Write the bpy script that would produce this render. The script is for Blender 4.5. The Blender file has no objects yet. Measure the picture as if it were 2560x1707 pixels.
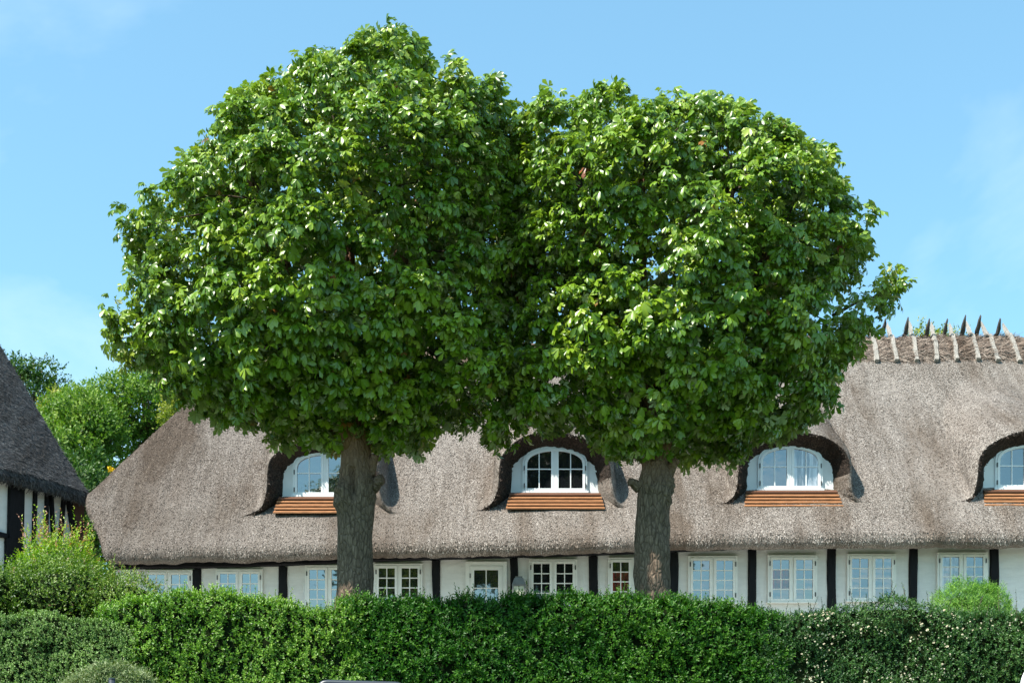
import bpy, math
import numpy as np
from mathutils import Vector, Matrix

# ------------------------------------------------------------------ scene, camera, sky, sun
SC = bpy.context.scene
COL = SC.collection
RS = np.random.RandomState(11)
F_PX, HOR, CAMZ = 3200.0, 1950.0, 1.6          # focal length and horizon of the photograph, in its pixels

cam = bpy.data.cameras.new('camera')
camo = bpy.data.objects.new('camera', cam); COL.objects.link(camo)
camo.location = (0, 0, CAMZ); camo.rotation_euler = (math.radians(90), 0, 0)
cam.sensor_width = 36.0; cam.lens = 36.0 * F_PX / 2560.0
cam.shift_y = (HOR - 853.5) / 2560.0           # level camera with a rising front: verticals stay parallel
cam.clip_end = 8000
SC.camera = camo

SUN_ELEV, SUN_AZ = math.radians(53), math.radians(-127)   # azimuth from +Y towards +X: behind the camera, to its left
SDIR = Vector((math.sin(SUN_AZ) * math.cos(SUN_ELEV), math.cos(SUN_AZ) * math.cos(SUN_ELEV), math.sin(SUN_ELEV)))
w = bpy.data.worlds.new('World'); SC.world = w; w.use_nodes = True
nt = w.node_tree; nt.nodes.clear()
def N(t, **k):
    n = nt.nodes.new(t)
    for a, b in k.items(): setattr(n, a, b)
    return n
sky = N('ShaderNodeTexSky', sky_type='NISHITA', sun_disc=False)
sky.sun_elevation = SUN_ELEV; sky.sun_rotation = SUN_AZ
sky.altitude = 0; sky.air_density = 1.0; sky.dust_density = 0.7; sky.ozone_density = 1.6
tc = N('ShaderNodeTexCoord'); sep = N('ShaderNodeSeparateXYZ')
nt.links.new(tc.outputs['Generated'], sep.inputs[0])
zc = N('ShaderNodeMath', operation='MAXIMUM'); zc.inputs[1].default_value = 0.04
nt.links.new(sep.outputs[2], zc.inputs[0])
dv = []
for i in (0, 1):
    d = N('ShaderNodeMath', operation='DIVIDE'); nt.links.new(sep.outputs[i], d.inputs[0]); nt.links.new(zc.outputs[0], d.inputs[1]); dv.append(d)
cb = N('ShaderNodeCombineXYZ'); nt.links.new(dv[0].outputs[0], cb.inputs[0]); nt.links.new(dv[1].outputs[0], cb.inputs[1])
mp = N('ShaderNodeMapping'); mp.inputs['Scale'].default_value = (0.55, 0.42, 1); mp.inputs['Location'].default_value = (5.25, 2.2, 0)
nt.links.new(cb.outputs[0], mp.inputs[0])
nz = N('ShaderNodeTexNoise'); nz.inputs['Scale'].default_value = 1.0; nz.inputs['Detail'].default_value = 7; nz.inputs['Roughness'].default_value = 0.55
nz.inputs['Distortion'].default_value = 0.6
nt.links.new(mp.outputs[0], nz.inputs['Vector'])
cr = N('ShaderNodeValToRGB'); cr.color_ramp.elements[0].position = 0.50; cr.color_ramp.elements[1].position = 0.82
nt.links.new(nz.outputs['Fac'], cr.inputs[0])
cm = N('ShaderNodeMath', operation='MULTIPLY'); cm.inputs[1].default_value = 0.5; nt.links.new(cr.outputs[0], cm.inputs[0])
tint = N('ShaderNodeMixRGB', blend_type='MULTIPLY'); tint.inputs[0].default_value = 1.0; tint.inputs[2].default_value = (0.87, 1.22, 1.09, 1)
nt.links.new(sky.outputs[0], tint.inputs[1])
even = N('ShaderNodeMixRGB'); even.inputs[0].default_value = 0.35; even.inputs[2].default_value = (1.2, 2.3, 3.45, 1)   # a thin even veil
nt.links.new(tint.outputs[0], even.inputs[1])
mx = N('ShaderNodeMixRGB'); mx.inputs[2].default_value = (5.6, 6.1, 6.4, 1)
nt.links.new(cm.outputs[0], mx.inputs[0]); nt.links.new(even.outputs[0], mx.inputs[1])
bg = N('ShaderNodeBackground'); bg.inputs['Strength'].default_value = 0.15
out = N('ShaderNodeOutputWorld')
nt.links.new(mx.outputs[0], bg.inputs[0]); nt.links.new(bg.outputs[0], out.inputs[0])

sl = bpy.data.lights.new('sun', 'SUN'); sl.energy = 5.0; sl.angle = math.radians(0.53); sl.color = (1.0, 0.95, 0.86)
so = bpy.data.objects.new('sun', sl); COL.objects.link(so)
so.rotation_euler = (-SDIR).to_track_quat('-Z', 'Y').to_euler(); so.location = SDIR * 200

SC.render.engine = 'CYCLES'
SC.view_settings.view_transform = 'Standard'; SC.view_settings.look = 'None'
SC.view_settings.exposure = 0.9; SC.view_settings.gamma = 1.0; SC.view_settings.use_curve_mapping = False
SC.cycles.max_bounces = 6; SC.cycles.diffuse_bounces = 3; SC.cycles.transmission_bounces = 4
SC.cycles.use_denoising = True

# ------------------------------------------------------------------ helpers
def P(px, py, Y):                               # the point at depth Y seen at a pixel of the photograph
    return np.array([(px - 1280.0) / F_PX * Y, Y, CAMZ + (HOR - py) / F_PX * Y])
def PX(px, Y): return (px - 1280.0) / F_PX * Y
def PZ(py, Y): return CAMZ + (HOR - py) / F_PX * Y
def unit(v):
    v = np.asarray(v, float); return v / np.maximum(np.linalg.norm(v, axis=-1, keepdims=True), 1e-9)
def snoise(p, freq=1.0, seed=0, octs=7):
    r = np.random.RandomState(1000 + seed); p = np.asarray(p, float) * freq; s = 0
    for i in range(octs):
        k = r.normal(size=3) * (0.7 + 0.35 * i); s = s + np.sin(p @ k + r.rand() * 6.283)
    return s / math.sqrt(octs * 0.5) * 0.5
ORG = {}
def link(o, parent=None, org=None):
    COL.objects.link(o)
    po = ORG[parent.name] if parent is not None else np.zeros(3)
    if org is None: org = po
    o.parent = parent; o.location = np.asarray(org) - po; ORG[o.name] = np.asarray(org, float)
    return o
def props(o, label=None, cat=None, group=None, kind=None):
    if label: o['label'] = label
    if cat: o['category'] = cat
    if group: o['group'] = group
    if kind: o['kind'] = kind
    return o
def root(name, loc, label, cat, group=None):
    o = bpy.data.objects.new(name, None); o.empty_display_size = 0.3
    link(o, None, loc); return props(o, label, cat, group)
def mesh(name, V, F, mat, smooth=False, tint=None):
    me = bpy.data.meshes.new(name); V = np.asarray(V, np.float32)
    if isinstance(F, np.ndarray) and F.ndim == 2:
        me.vertices.add(len(V)); me.vertices.foreach_set('co', V.ravel())
        k = F.shape[1]; me.loops.add(F.size); me.loops.foreach_set('vertex_index', F.astype(np.int32).ravel())
        me.polygons.add(len(F)); me.polygons.foreach_set('loop_start', np.arange(len(F), dtype=np.int32) * k)
        me.update(calc_edges=True)
    else:
        me.from_pydata([tuple(map(float, v)) for v in V], [], [tuple(int(i) for i in f) for f in F]); me.update()
    if smooth: me.polygons.foreach_set('use_smooth', np.ones(len(me.polygons), bool))
    if tint is not None:
        at = me.attributes.new('tint', 'FLOAT', 'POINT'); at.data.foreach_set('value', np.asarray(tint, np.float32))
    me.materials.append(mat); return me
def obj(name, V, F, mat, parent=None, org=None, smooth=False, tint=None, kind=None):
    if org is None: org = ORG[parent.name] if parent is not None else np.zeros(3)
    o = bpy.data.objects.new(name, mesh(name, np.asarray(V, float) - np.asarray(org), F, mat, smooth, tint))
    link(o, parent, org)
    if kind: o['kind'] = kind
    return o
def inst(name, me, loc_world, parent, rot=None, scale=None):
    o = bpy.data.objects.new(name, me); link(o, parent, loc_world)
    if rot is not None: o.rotation_euler = rot
    if scale is not None: o.scale = scale
    return o
class MB:
    def __init__(s): s.v = []; s.f = []
    def add(s, V, F):
        n = len(s.v); s.v += [tuple(map(float, v)) for v in V]; s.f += [tuple(int(i) + n for i in f) for f in F]; return s
    def box(s, x0, x1, y0, y1, z0, z1):
        V = [(x, y, z) for z in (z0, z1) for y in (y0, y1) for x in (x0, x1)]
        return s.add(V, [(0, 2, 3, 1), (4, 5, 7, 6), (0, 1, 5, 4), (2, 6, 7, 3), (0, 4, 6, 2), (1, 3, 7, 5)])
    def obj(s, name, mat, parent=None, org=None, smooth=False):
        return obj(name, s.v, s.f, mat, parent, org, smooth)
    def mesh(s, name, mat, smooth=False): return mesh(name, s.v, s.f, mat, smooth)
def grid_faces(nu, nv, wrap_u=False):           # nv rows of nu vertices
    f = []
    a = np.arange(nu if wrap_u else nu - 1); b = np.arange(nv - 1)
    A, B = np.meshgrid(a, b); A = A.ravel(); B = B.ravel(); A2 = (A + 1) % nu
    return np.stack([B * nu + A, B * nu + A2, (B + 1) * nu + A2, (B + 1) * nu + A], 1)
def tube(pts, rad, n=10, jitter=0.0, seed=0):
    pts = np.asarray(pts, float); rad = np.broadcast_to(np.asarray(rad, float), (len(pts),))
    T = unit(np.gradient(pts, axis=0)); ref = np.array([0.0, 0, 1.0])
    if abs(T[0] @ ref) > 0.9: ref = np.array([0, 1.0, 0])
    a = unit(np.cross(T[0], ref)); V = []; r = np.random.RandomState(seed)
    for p, t, q in zip(pts, T, rad):
        a = unit(a - (a @ t) * t); b = np.cross(t, a); ang = np.arange(n) / n * 6.28318
        rr = q * (1 + jitter * r.normal(size=n))
        V.append(p + np.outer(np.cos(ang) * rr, a) + np.outer(np.sin(ang) * rr, b))
    V = np.concatenate(V); F = [tuple(f) for f in grid_faces(n, len(pts), True)]
    F += [tuple(range(n))[::-1], tuple(range(len(V) - n, len(V)))]
    return V, F
def timber(name, p0, p1, wx, wy, mat, parent, seed=0, jit=0.006, seg=7):   # hand-hewn square timber between two points
    p0 = np.asarray(p0, float); p1 = np.asarray(p1, float); t = unit(p1 - p0)
    sx = unit(np.cross(t, [0, 1, 0])) if abs(t[1]) < 0.9 else np.array([1.0, 0, 0]); sy = unit(np.cross(t, sx))
    r = np.random.RandomState(seed); V = []
    for i in range(seg + 1):
        c = p0 + (p1 - p0) * i / seg + sx * r.normal() * jit * 0.6
        e = 0.72
        for a, b in ((-1, -e), (-e, -1), (e, -1), (1, -e), (1, e), (e, 1), (-e, 1), (-1, e)):
            V.append(c + sx * (a * wx / 2 + r.normal() * jit) + sy * (b * wy / 2 + r.normal() * jit))
    F = [tuple(f) for f in grid_faces(8, seg + 1, True)] + [tuple(range(8))[::-1], tuple(range(8 * seg, 8 * seg + 8))]
    return obj(name, V, F, mat, parent)

# ------------------------------------------------------------------ materials
def mat(name):
    m = bpy.data.materials.new(name); m.use_nodes = True
    b = m.node_tree.nodes['Principled BSDF']; return m, m.node_tree, b
def nd(t, typ, **k):
    n = t.nodes.new(typ)
    for a, b in k.items():
        if a in n.inputs.keys() if hasattr(n.inputs, 'keys') else False: n.inputs[a].default_value = b
        else: setattr(n, a, b)
    return n
def ramp(t, src, stops):
    c = t.nodes.new('ShaderNodeValToRGB'); e = c.color_ramp.elements
    while len(e) < len(stops): e.new(0.5)
    for el, (p, col) in zip(e, stops): el.position = p; el.color = (*col, 1)
    t.links.new(src, c.inputs[0]); return c.outputs[0]
def noise(t, vec, scale, detail=4, rough=0.5, dist=0.0):
    n = t.nodes.new('ShaderNodeTexNoise'); n.inputs['Scale'].default_value = scale; n.inputs['Detail'].default_value = detail
    n.inputs['Roughness'].default_value = rough; n.inputs['Distortion'].default_value = dist
    if vec is not None: t.links.new(vec, n.inputs['Vector'])
    return n.outputs['Fac']
def geo_pos(t, scale=(1, 1, 1), rot=(0, 0, 0)):
    tcn = t.nodes.new('ShaderNodeTexCoord'); m = t.nodes.new('ShaderNodeMapping')
    m.inputs['Scale'].default_value = scale; m.inputs['Rotation'].default_value = rot
    t.links.new(tcn.outputs['Object'], m.inputs[0]); return m.outputs[0]
def mix(t, fac, a, b, blend='MIX'):
    m = t.nodes.new('ShaderNodeMixRGB'); m.blend_type = blend
    for i, x in enumerate((fac, a, b)):
        if isinstance(x, (int, float)): m.inputs[i].default_value = x
        elif isinstance(x, tuple): m.inputs[i].default_value = (*x, 1)
        else: t.links.new(x, m.inputs[i])
    return m.outputs[0]
def bump(t, b, h, strength, dist):
    n = t.nodes.new('ShaderNodeBump'); n.inputs['Strength'].default_value = strength; n.inputs['Distance'].default_value = dist
    t.links.new(h, n.inputs['Height']); t.links.new(n.outputs[0], b.inputs['Normal'])

def simple(name, col, rough=0.6, var=0.15, scale=6, bmp=0.0, spec=0.4, stretch=(1, 1, 1), bdist=0.01):
    m, t, b = mat(name); v = geo_pos(t, stretch); n = noise(t, v, scale, 5, 0.6)
    c = np.array(col); t.links.new(ramp(t, n, [(0.25, tuple(c * (1 - var))), (0.75, tuple(np.minimum(c * (1 + var), 1)))]), b.inputs['Base Color'])
    b.inputs['Roughness'].default_value = rough; b.inputs['Specular IOR Level'].default_value = spec
    if bmp: bump(t, b, n, bmp, bdist)
    return m

def thatch_mat(name, dark, mid, light, grey, slope_ang=-0.87, xgrad=False):
    m, t, b = mat(name)
    v = geo_pos(t, (46, 19, 19)); n1 = noise(t, v, 1.0, 3, 0.65)
    vb = geo_pos(t, (95, 42, 42)); n2 = noise(t, vb, 1.0, 2, 0.6)
    nn = t.nodes.new('ShaderNodeMath'); nn.operation = 'ADD'; t.links.new(n1, nn.inputs[0]); t.links.new(n2, nn.inputs[1])
    hf = t.nodes.new('ShaderNodeMath'); hf.operation = 'MULTIPLY'; hf.inputs[1].default_value = 0.5; t.links.new(nn.outputs[0], hf.inputs[0])
    c = ramp(t, hf.outputs[0], [(0.38, dark), (0.48, mid), (0.58, light)])
    big = noise(t, geo_pos(t, (0.9, 0.22, 0.22)), 1.0, 5, 0.6, 0.4)
    c = mix(t, ramp(t, big, [(0.45, (0, 0, 0)), (0.64, (0.8,) * 3)]), c, tuple(np.array(mid) * np.array((0.62, 0.54, 0.46))))
    strk = noise(t, geo_pos(t, (7.5, 0.7, 0.7)), 1.0, 4, 0.65, 0.3)
    c = mix(t, 1.0, c, ramp(t, strk, [(0.32, (0.76, 0.75, 0.74)), (0.62, (1.06, 1.07, 1.08))]), 'MULTIPLY')
    big2 = noise(t, geo_pos(t, (0.35, 0.35, 0.35)), 1.0, 4, 0.6)
    c = mix(t, ramp(t, big2, [(0.45, (0, 0, 0)), (0.68, (0.45,) * 3)]), c, tuple(np.array(light) * np.array((0.95, 0.97, 1.0))))
    if xgrad:                                    # older, greyer reed towards the hipped end
        g = t.nodes.new('ShaderNodeNewGeometry'); s = t.nodes.new('ShaderNodeSeparateXYZ'); t.links.new(g.outputs['Position'], s.inputs[0])
        mr = t.nodes.new('ShaderNodeMapRange'); mr.inputs[1].default_value = -1.0; mr.inputs[2].default_value = -8.0; mr.inputs[3].default_value = 0; mr.inputs[4].default_value = 0.85
        t.links.new(s.outputs[0], mr.inputs[0]); c = mix(t, mr.outputs[0], c, mix(t, 0.9, c, grey, 'MULTIPLY'))
    t.links.new(c, b.inputs['Base Color']); b.inputs['Roughness'].default_value = 0.9; b.inputs['Specular IOR Level'].default_value = 0.15
    bump(t, b, hf.outputs[0], 0.9, 0.05); return m
M = {}
M['thatch'] = thatch_mat('thatch', (0.036, 0.030, 0.025), (0.178, 0.148, 0.126), (0.385, 0.335, 0.295), (0.60, 0.58, 0.57), xgrad=True)
M['thatch_old'] = thatch_mat('old_dark_thatch', (0.025, 0.026, 0.028), (0.06, 0.06, 0.062), (0.12, 0.118, 0.115), (0.6, 0.6, 0.6))
def straw_mat(name, stops, xgrad=False):
    m, t, b = mat(name); a = t.nodes.new('ShaderNodeAttribute'); a.attribute_name = 'tint'
    c = ramp(t, a.outputs['Fac'], stops)
    strk = noise(t, geo_pos(t, (7.5, 0.7, 0.7)), 1.0, 4, 0.65, 0.3)
    c = mix(t, 1.0, c, ramp(t, strk, [(0.32, (0.76, 0.75, 0.74)), (0.62, (1.06, 1.07, 1.08))]), 'MULTIPLY')
    big = noise(t, geo_pos(t, (0.9, 0.22, 0.22)), 1.0, 5, 0.6, 0.4)
    c = mix(t, ramp(t, big, [(0.45, (0, 0, 0)), (0.64, (0.8,) * 3)]), c, mix(t, 1.0, c, (0.55, 0.47, 0.40), 'MULTIPLY'))
    if xgrad:
        g = t.nodes.new('ShaderNodeNewGeometry'); s = t.nodes.new('ShaderNodeSeparateXYZ'); t.links.new(g.outputs['Position'], s.inputs[0])
        mr = t.nodes.new('ShaderNodeMapRange'); mr.inputs[1].default_value = -1.0; mr.inputs[2].default_value = -8.0; mr.inputs[3].default_value = 0; mr.inputs[4].default_value = 0.85
        t.links.new(s.outputs[0], mr.inputs[0]); c = mix(t, mr.outputs[0], c, mix(t, 0.9, c, (0.60, 0.58, 0.57), 'MULTIPLY'))
    t.links.new(c, b.inputs['Base Color']); b.inputs['Roughness'].default_value = 0.85; b.inputs['Specular IOR Level'].default_value = 0.2
    return m
M['straw'] = straw_mat('straw_ends', [(0.0, (0.035, 0.028, 0.023)), (0.35, (0.15, 0.122, 0.102)), (0.7, (0.38, 0.33, 0.29)), (1.0, (0.58, 0.52, 0.47))], True)
M['straw_old'] = straw_mat('old_straw_ends', [(0.0, (0.02, 0.021, 0.023)), (0.6, (0.075, 0.075, 0.077)), (1.0, (0.18, 0.178, 0.175))])
M['cut'] = thatch_mat('shaded_cut_reed', (0.012, 0.010, 0.009), (0.03, 0.024, 0.02), (0.075, 0.058, 0.048), (0.6, 0.6, 0.6))  # thatch darkened to carry the shade on the hood edges
M['straw_ridge'] = straw_mat('ridge_straw', [(0.0, (0.05, 0.036, 0.028)), (0.5, (0.20, 0.15, 0.12)), (1.0, (0.42, 0.34, 0.28))])
M['ridge'] = simple('ridge_straw_base', (0.17, 0.12, 0.09), 0.95, 0.45, 9, 0.8, 0.1, (0.4, 2, 2), 0.04)
M['plaster'] = simple('limewashed_wall', (0.70, 0.69, 0.66), 0.85, 0.09, 3, 0.5, 0.2, (1, 1, 3), 0.02)
M['dormer_plaster'] = simple('white_dormer_plaster', (0.76, 0.77, 0.77), 0.8, 0.03, 4, 0.15, 0.2)
M['tar'] = simple('black_tarred_timber', (0.006, 0.006, 0.0075), 0.6, 0.5, 9, 0.5, 0.2, (3, 3, 0.6), 0.01)
M['paint'] = simple('cream_window_paint', (0.78, 0.77, 0.72), 0.4, 0.06, 5, 0.05, 0.4)
M['paint_white'] = simple('white_window_paint', (0.80, 0.81, 0.81), 0.4, 0.03, 5, 0.05, 0.4)
M['iron'] = simple('dark_hinge_iron', (0.05, 0.05, 0.05), 0.5, 0.2, 20, 0, 0.5)
M['board'] = simple('oiled_wood_board', (0.36, 0.165, 0.075), 0.65, 0.6, 5, 0.3, 0.3, (1, 14, 14), 0.004)
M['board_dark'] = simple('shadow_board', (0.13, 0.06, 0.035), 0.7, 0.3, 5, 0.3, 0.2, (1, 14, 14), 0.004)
M['spar_shaded'] = simple('shaded_oak_spar', (0.07, 0.065, 0.06), 0.9, 0.5, 5, 0.9, 0.1, (14, 3, 3), 0.02)  # back spars: shade on their undersides put into the colour
M['spar'] = simple('weathered_oak_spar', (0.30, 0.272, 0.24), 0.85, 0.6, 5, 0.9, 0.2, (14, 3, 3), 0.02)
M['brown'] = simple('brown_timber', (0.075, 0.04, 0.028), 0.7, 0.35, 6, 0.3, 0.2)
M['lantern'] = simple('grey_zinc_lantern', (0.16, 0.165, 0.16), 0.55, 0.25, 8, 0.2, 0.5)
M['darksteel'] = simple('dark_blue_grey_paint', (0.035, 0.042, 0.055), 0.35, 0.15, 8, 0.05, 0.5)
M['signwhite'] = simple('white_sign_rim', (0.82, 0.83, 0.84), 0.35, 0.02, 5, 0, 0.5)
M['signface'] = simple('dark_sign_back', (0.02, 0.05, 0.06), 0.4, 0.1, 5, 0, 0.5)
M['galv'] = simple('galvanised_pole', (0.35, 0.36, 0.37), 0.45, 0.1, 12, 0, 0.5)
def glass_mat(name, col, ior=3.0, wav=0.06, col2=None):
    m, t, b = mat(name); b.inputs['Base Color'].default_value = (*col, 1); b.inputs['Roughness'].default_value = 0.03
    b.inputs['IOR'].default_value = ior
    n = noise(t, geo_pos(t, (2, 2, 2)), 1.6, 2, 0.5)
    if col2:
        v = geo_pos(t, (9, 9, 0.9)); t.links.new(ramp(t, noise(t, v, 1.0, 3, 0.6, 1.2), [(0.40, col), (0.58, col2)]), b.inputs['Base Color'])
    bump(t, b, n, wav, 0.05); return m
M['glass'] = glass_mat('window_glass', (0.012, 0.015, 0.018))
M['glass_tree_reflection'] = glass_mat('tree_reflection_glass', (0.008, 0.009, 0.011), 1.5, 0.03)  # dark reflection of the tree crown put into the pane
M['glass_curtain'] = glass_mat('curtained_window_glass', (0.05, 0.06, 0.07), 2.6, 0.06, (0.42, 0.45, 0.48))
M['glass_red'] = glass_mat('window_glass_red_patches', (0.02, 0.022, 0.025), 2.4, 0.06, (0.22, 0.02, 0.02))  # red patches in the pane colour
M['glow'] = simple('lantern_glass', (0.45, 0.47, 0.36), 0.3, 0.4, 30, 0, 0.5)
M['grass'] = simple('rough_grass', (0.05, 0.085, 0.022), 0.9, 0.5, 3, 0.5, 0.1)
M['gravel_bounce'] = simple('bounce_gravel', (0.42, 0.40, 0.37), 0.95, 0.3, 30, 0.4, 0.1)
M['asphalt'] = simple('asphalt', (0.05, 0.05, 0.052), 0.9, 0.25, 20, 0.3, 0.2)
M['twig'] = simple('twig_bark', (0.10, 0.075, 0.055), 0.9, 0.3, 8, 0.3, 0.1)
M['core'] = simple('light_block_hedge_core', (0.010, 0.016, 0.006), 1.0, 0.5, 6, 0.4, 0.0)  # near-black hull among the twigs, added to block light

def leaf_mat(name, stops, back=None, trans=0.35, rough=0.42, spec=0.45, tcol=(1.0, 1.25, 0.35)):
    m, t, b = mat(name); a = t.nodes.new('ShaderNodeAttribute'); a.attribute_name = 'tint'
    c = ramp(t, a.outputs['Fac'], stops)
    if back is not None:
        g = t.nodes.new('ShaderNodeNewGeometry'); c2 = mix(t, g.outputs['Backfacing'], c, mix(t, 0.65, c, back))
    else: c2 = c
    t.links.new(c2, b.inputs['Base Color']); b.inputs['Roughness'].default_value = rough; b.inputs['Specular IOR Level'].default_value = spec
    tr = t.nodes.new('ShaderNodeBsdfTranslucent'); t.links.new(mix(t, 1.0, c, tcol, 'MULTIPLY'), tr.inputs[0])
    ms = t.nodes.new('ShaderNodeMixShader'); ms.inputs[0].default_value = trans
    o = t.nodes['Material Output']; t.links.new(b.outputs[0], ms.inputs[1]); t.links.new(tr.outputs[0], ms.inputs[2]); t.links.new(ms.outputs[0], o.inputs[0])
    return m
M['leaf'] = leaf_mat('horse_chestnut_leaf', [(0.0, (0.036, 0.095, 0.006)), (0.45, (0.122, 0.232, 0.008)), (0.80, (0.245, 0.355, 0.020)), (0.93, (0.33, 0.39, 0.05)), (0.96, (0.30, 0.12, 0.03)), (1.0, (0.26, 0.07, 0.025))], (0.60, 0.62, 0.36), 0.20, 0.35, 0.65, (1.1, 1.2, 0.2))
M['privet'] = leaf_mat('sunlit_privet_leaf', [(0.0, (0.035, 0.10, 0.008)), (0.5, (0.135, 0.285, 0.025)), (1.0, (0.31, 0.46, 0.08))], None, 0.32, 0.40, 0.45)  # lightened to carry the sun on the left hedge
M['privet_shaded'] = leaf_mat('shaded_privet_leaf', [(0.0, (0.012, 0.060, 0.006)), (0.5, (0.032, 0.125, 0.009)), (1.0, (0.085, 0.20, 0.016))], None, 0.28, 0.45, 0.3)  # darkened to carry the tree shade on the long hedge
M['boxleaf'] = leaf_mat('blue_green_hedge_leaf', [(0.0, (0.04, 0.10, 0.02)), (0.5, (0.155, 0.265, 0.065)), (1.0, (0.31, 0.44, 0.15))], None, 0.25, 0.45, 0.35)
M['olive'] = leaf_mat('grey_green_leaf', [(0.0, (0.05, 0.09, 0.025)), (0.5, (0.13, 0.19, 0.06)), (1.0, (0.26, 0.31, 0.14))], None, 0.25, 0.45, 0.4)
M['rose_leaf'] = leaf_mat('rose_leaf', [(0.0, (0.018, 0.062, 0.014)), (0.5, (0.046, 0.125, 0.026)), (1.0, (0.10, 0.195, 0.04))], None, 0.22, 0.42, 0.5)
M['lime_leaf'] = leaf_mat('bright_shrub_leaf', [(0.0, (0.05, 0.14, 0.008)), (0.5, (0.16, 0.30, 0.012)), (0.85, (0.34, 0.45, 0.03)), (1.0, (0.36, 0.16, 0.10))], None, 0.4, 0.40, 0.45)
M['mixed_leaf'] = leaf_mat('garden_shrub_leaf', [(0.0, (0.035, 0.085, 0.010)), (0.5, (0.13, 0.23, 0.022)), (0.9, (0.28, 0.36, 0.07)), (1.0, (0.30, 0.14, 0.10))], None, 0.3, 0.42, 0.45)
M['conifer'] = leaf_mat('bright_conifer_spray', [(0.0, (0.035, 0.12, 0.015)), (0.5, (0.11, 0.27, 0.03)), (1.0, (0.28, 0.46, 0.08))], None, 0.25, 0.6, 0.3)
M['far_leaf'] = leaf_mat('broadleaf_foliage', [(0.0, (0.035, 0.11, 0.014)), (0.5, (0.12, 0.23, 0.025)), (1.0, (0.26, 0.36, 0.06))], None, 0.32, 0.5, 0.3)
M['yellowgreen'] = leaf_mat('yellow_green_foliage', [(0.0, (0.09, 0.14, 0.02)), (0.5, (0.20, 0.25, 0.035)), (1.0, (0.40, 0.38, 0.06))], None, 0.35, 0.5, 0.3)
M['yew'] = leaf_mat('dark_evergreen_foliage', [(0.0, (0.018, 0.06, 0.012)), (0.5, (0.05, 0.12, 0.016)), (1.0, (0.12, 0.19, 0.03))], None, 0.25, 0.5, 0.3)
M['petal'] = simple('cream_rose_petal', (0.66, 0.60, 0.44), 0.6, 0.2, 10, 0, 0.3)
M['yellow_petal'] = simple('yellow_blossom', (0.80, 0.55, 0.01), 0.6, 0.2, 10, 0, 0.3)
def bark_mat(name, lo, hi, pink, zp0, zp1):
    m, t, b = mat(name)
    v = geo_pos(t, (9, 9, 2.2)); n = noise(t, v, 1.6, 6, 0.7, 1.2)
    vo = t.nodes.new('ShaderNodeTexVoronoi'); vo.feature = 'DISTANCE_TO_EDGE'; vo.inputs['Scale'].default_value = 1.0
    vm = mix(t, 0.25, geo_pos(t, (22, 22, 9)), noise(t, geo_pos(t, (5, 5, 3)), 2, 3)); t.links.new(vm, vo.inputs['Vector'])
    c = ramp(t, n, [(0.3, lo), (0.7, hi)])
    c = mix(t, ramp(t, vo.outputs[0], [(0.0, (0.5,) * 3), (0.12, (0, 0, 0))]), c, tuple(np.array(lo) * .4))
    c = mix(t, ramp(t, noise(t, geo_pos(t, (1.6, 1.6, 0.8)), 1.5, 3), [(0.5, (0, 0, 0)), (0.7, (0.3,) * 3)]), c, (0.06, 0.06, 0.035))
    g = t.nodes.new('ShaderNodeNewGeometry'); s = t.nodes.new('ShaderNodeSeparateXYZ'); t.links.new(g.outputs['Position'], s.inputs[0])
    mr = t.nodes.new('ShaderNodeMapRange'); mr.inputs[1].default_value = zp0; mr.inputs[2].default_value = zp1; t.links.new(s.outputs[2], mr.inputs[0])
    c = mix(t, mr.outputs[0], c, mix(t, n, tuple(np.array(pink) * 0.6), pink))
    t.links.new(c, b.inputs['Base Color']); b.inputs['Roughness'].default_value = 0.92; b.inputs['Specular IOR Level'].default_value = 0.15
    ad = t.nodes.new('ShaderNodeMath'); ad.operation = 'MULTIPLY_ADD'; ad.inputs[1].default_value = 0.6
    mn = t.nodes.new('ShaderNodeMath'); mn.operation = 'MINIMUM'; mn.inputs[1].default_value = 0.22; t.links.new(vo.outputs[0], mn.inputs[0])
    mu = t.nodes.new('ShaderNodeMath'); mu.operation = 'MULTIPLY'; mu.inputs[1].default_value = 2.0; t.links.new(mn.outputs[0], mu.inputs[0])
    t.links.new(n, ad.inputs[0]); t.links.new(mu.outputs[0], ad.inputs[2])
    bump(t, b, ad.outputs[0], 1.0, 0.042); return m
M['bark'] = bark_mat('chestnut_bark', (0.080, 0.056, 0.040), (0.27, 0.198, 0.145), (0.34, 0.19, 0.12), 6.2, 6.95)

# ------------------------------------------------------------------ ground
def ground_z(Y):
    return np.interp(Y, [-50, 14.6, 17.6, 19.0, 22, 28, 60, 4000], [0, 0, 2.4, 2.65, 2.9, 4.45, 4.6, 4.6])
xs = np.concatenate([[-4000, -600, -120], np.linspace(-40, 40, 33), [120, 600, 4000]])
ys = np.concatenate([[-4000, -600, -50, -8, 0, 8, 12], np.linspace(14, 30, 33), [40, 60, 120, 600, 4000]])
GX, GY = np.meshgrid(xs, ys); GZ = ground_z(GY) + np.where((GY > 15) & (GY < 60), 0.04 * np.sin(GX * 1.7 + GY) * np.sin(GY * 2.1), 0)
g = obj('ground', np.stack([GX.ravel(), GY.ravel(), GZ.ravel()], 1), grid_faces(len(xs), len(ys)), M['grass'], smooth=True); props(g, kind='structure')
rd = MB().add([(-400, -5, .004), (400, -5, .004), (400, 7.5, .004), (-400, 7.5, .004)], [(0, 1, 2, 3)]).obj('road', M['asphalt']); props(rd, kind='structure')
pv = MB().box(-400, 400, 7.5, 10.4, -0.05, 0.12).obj('pavement', M['asphalt']); props(pv, kind='structure')

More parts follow.
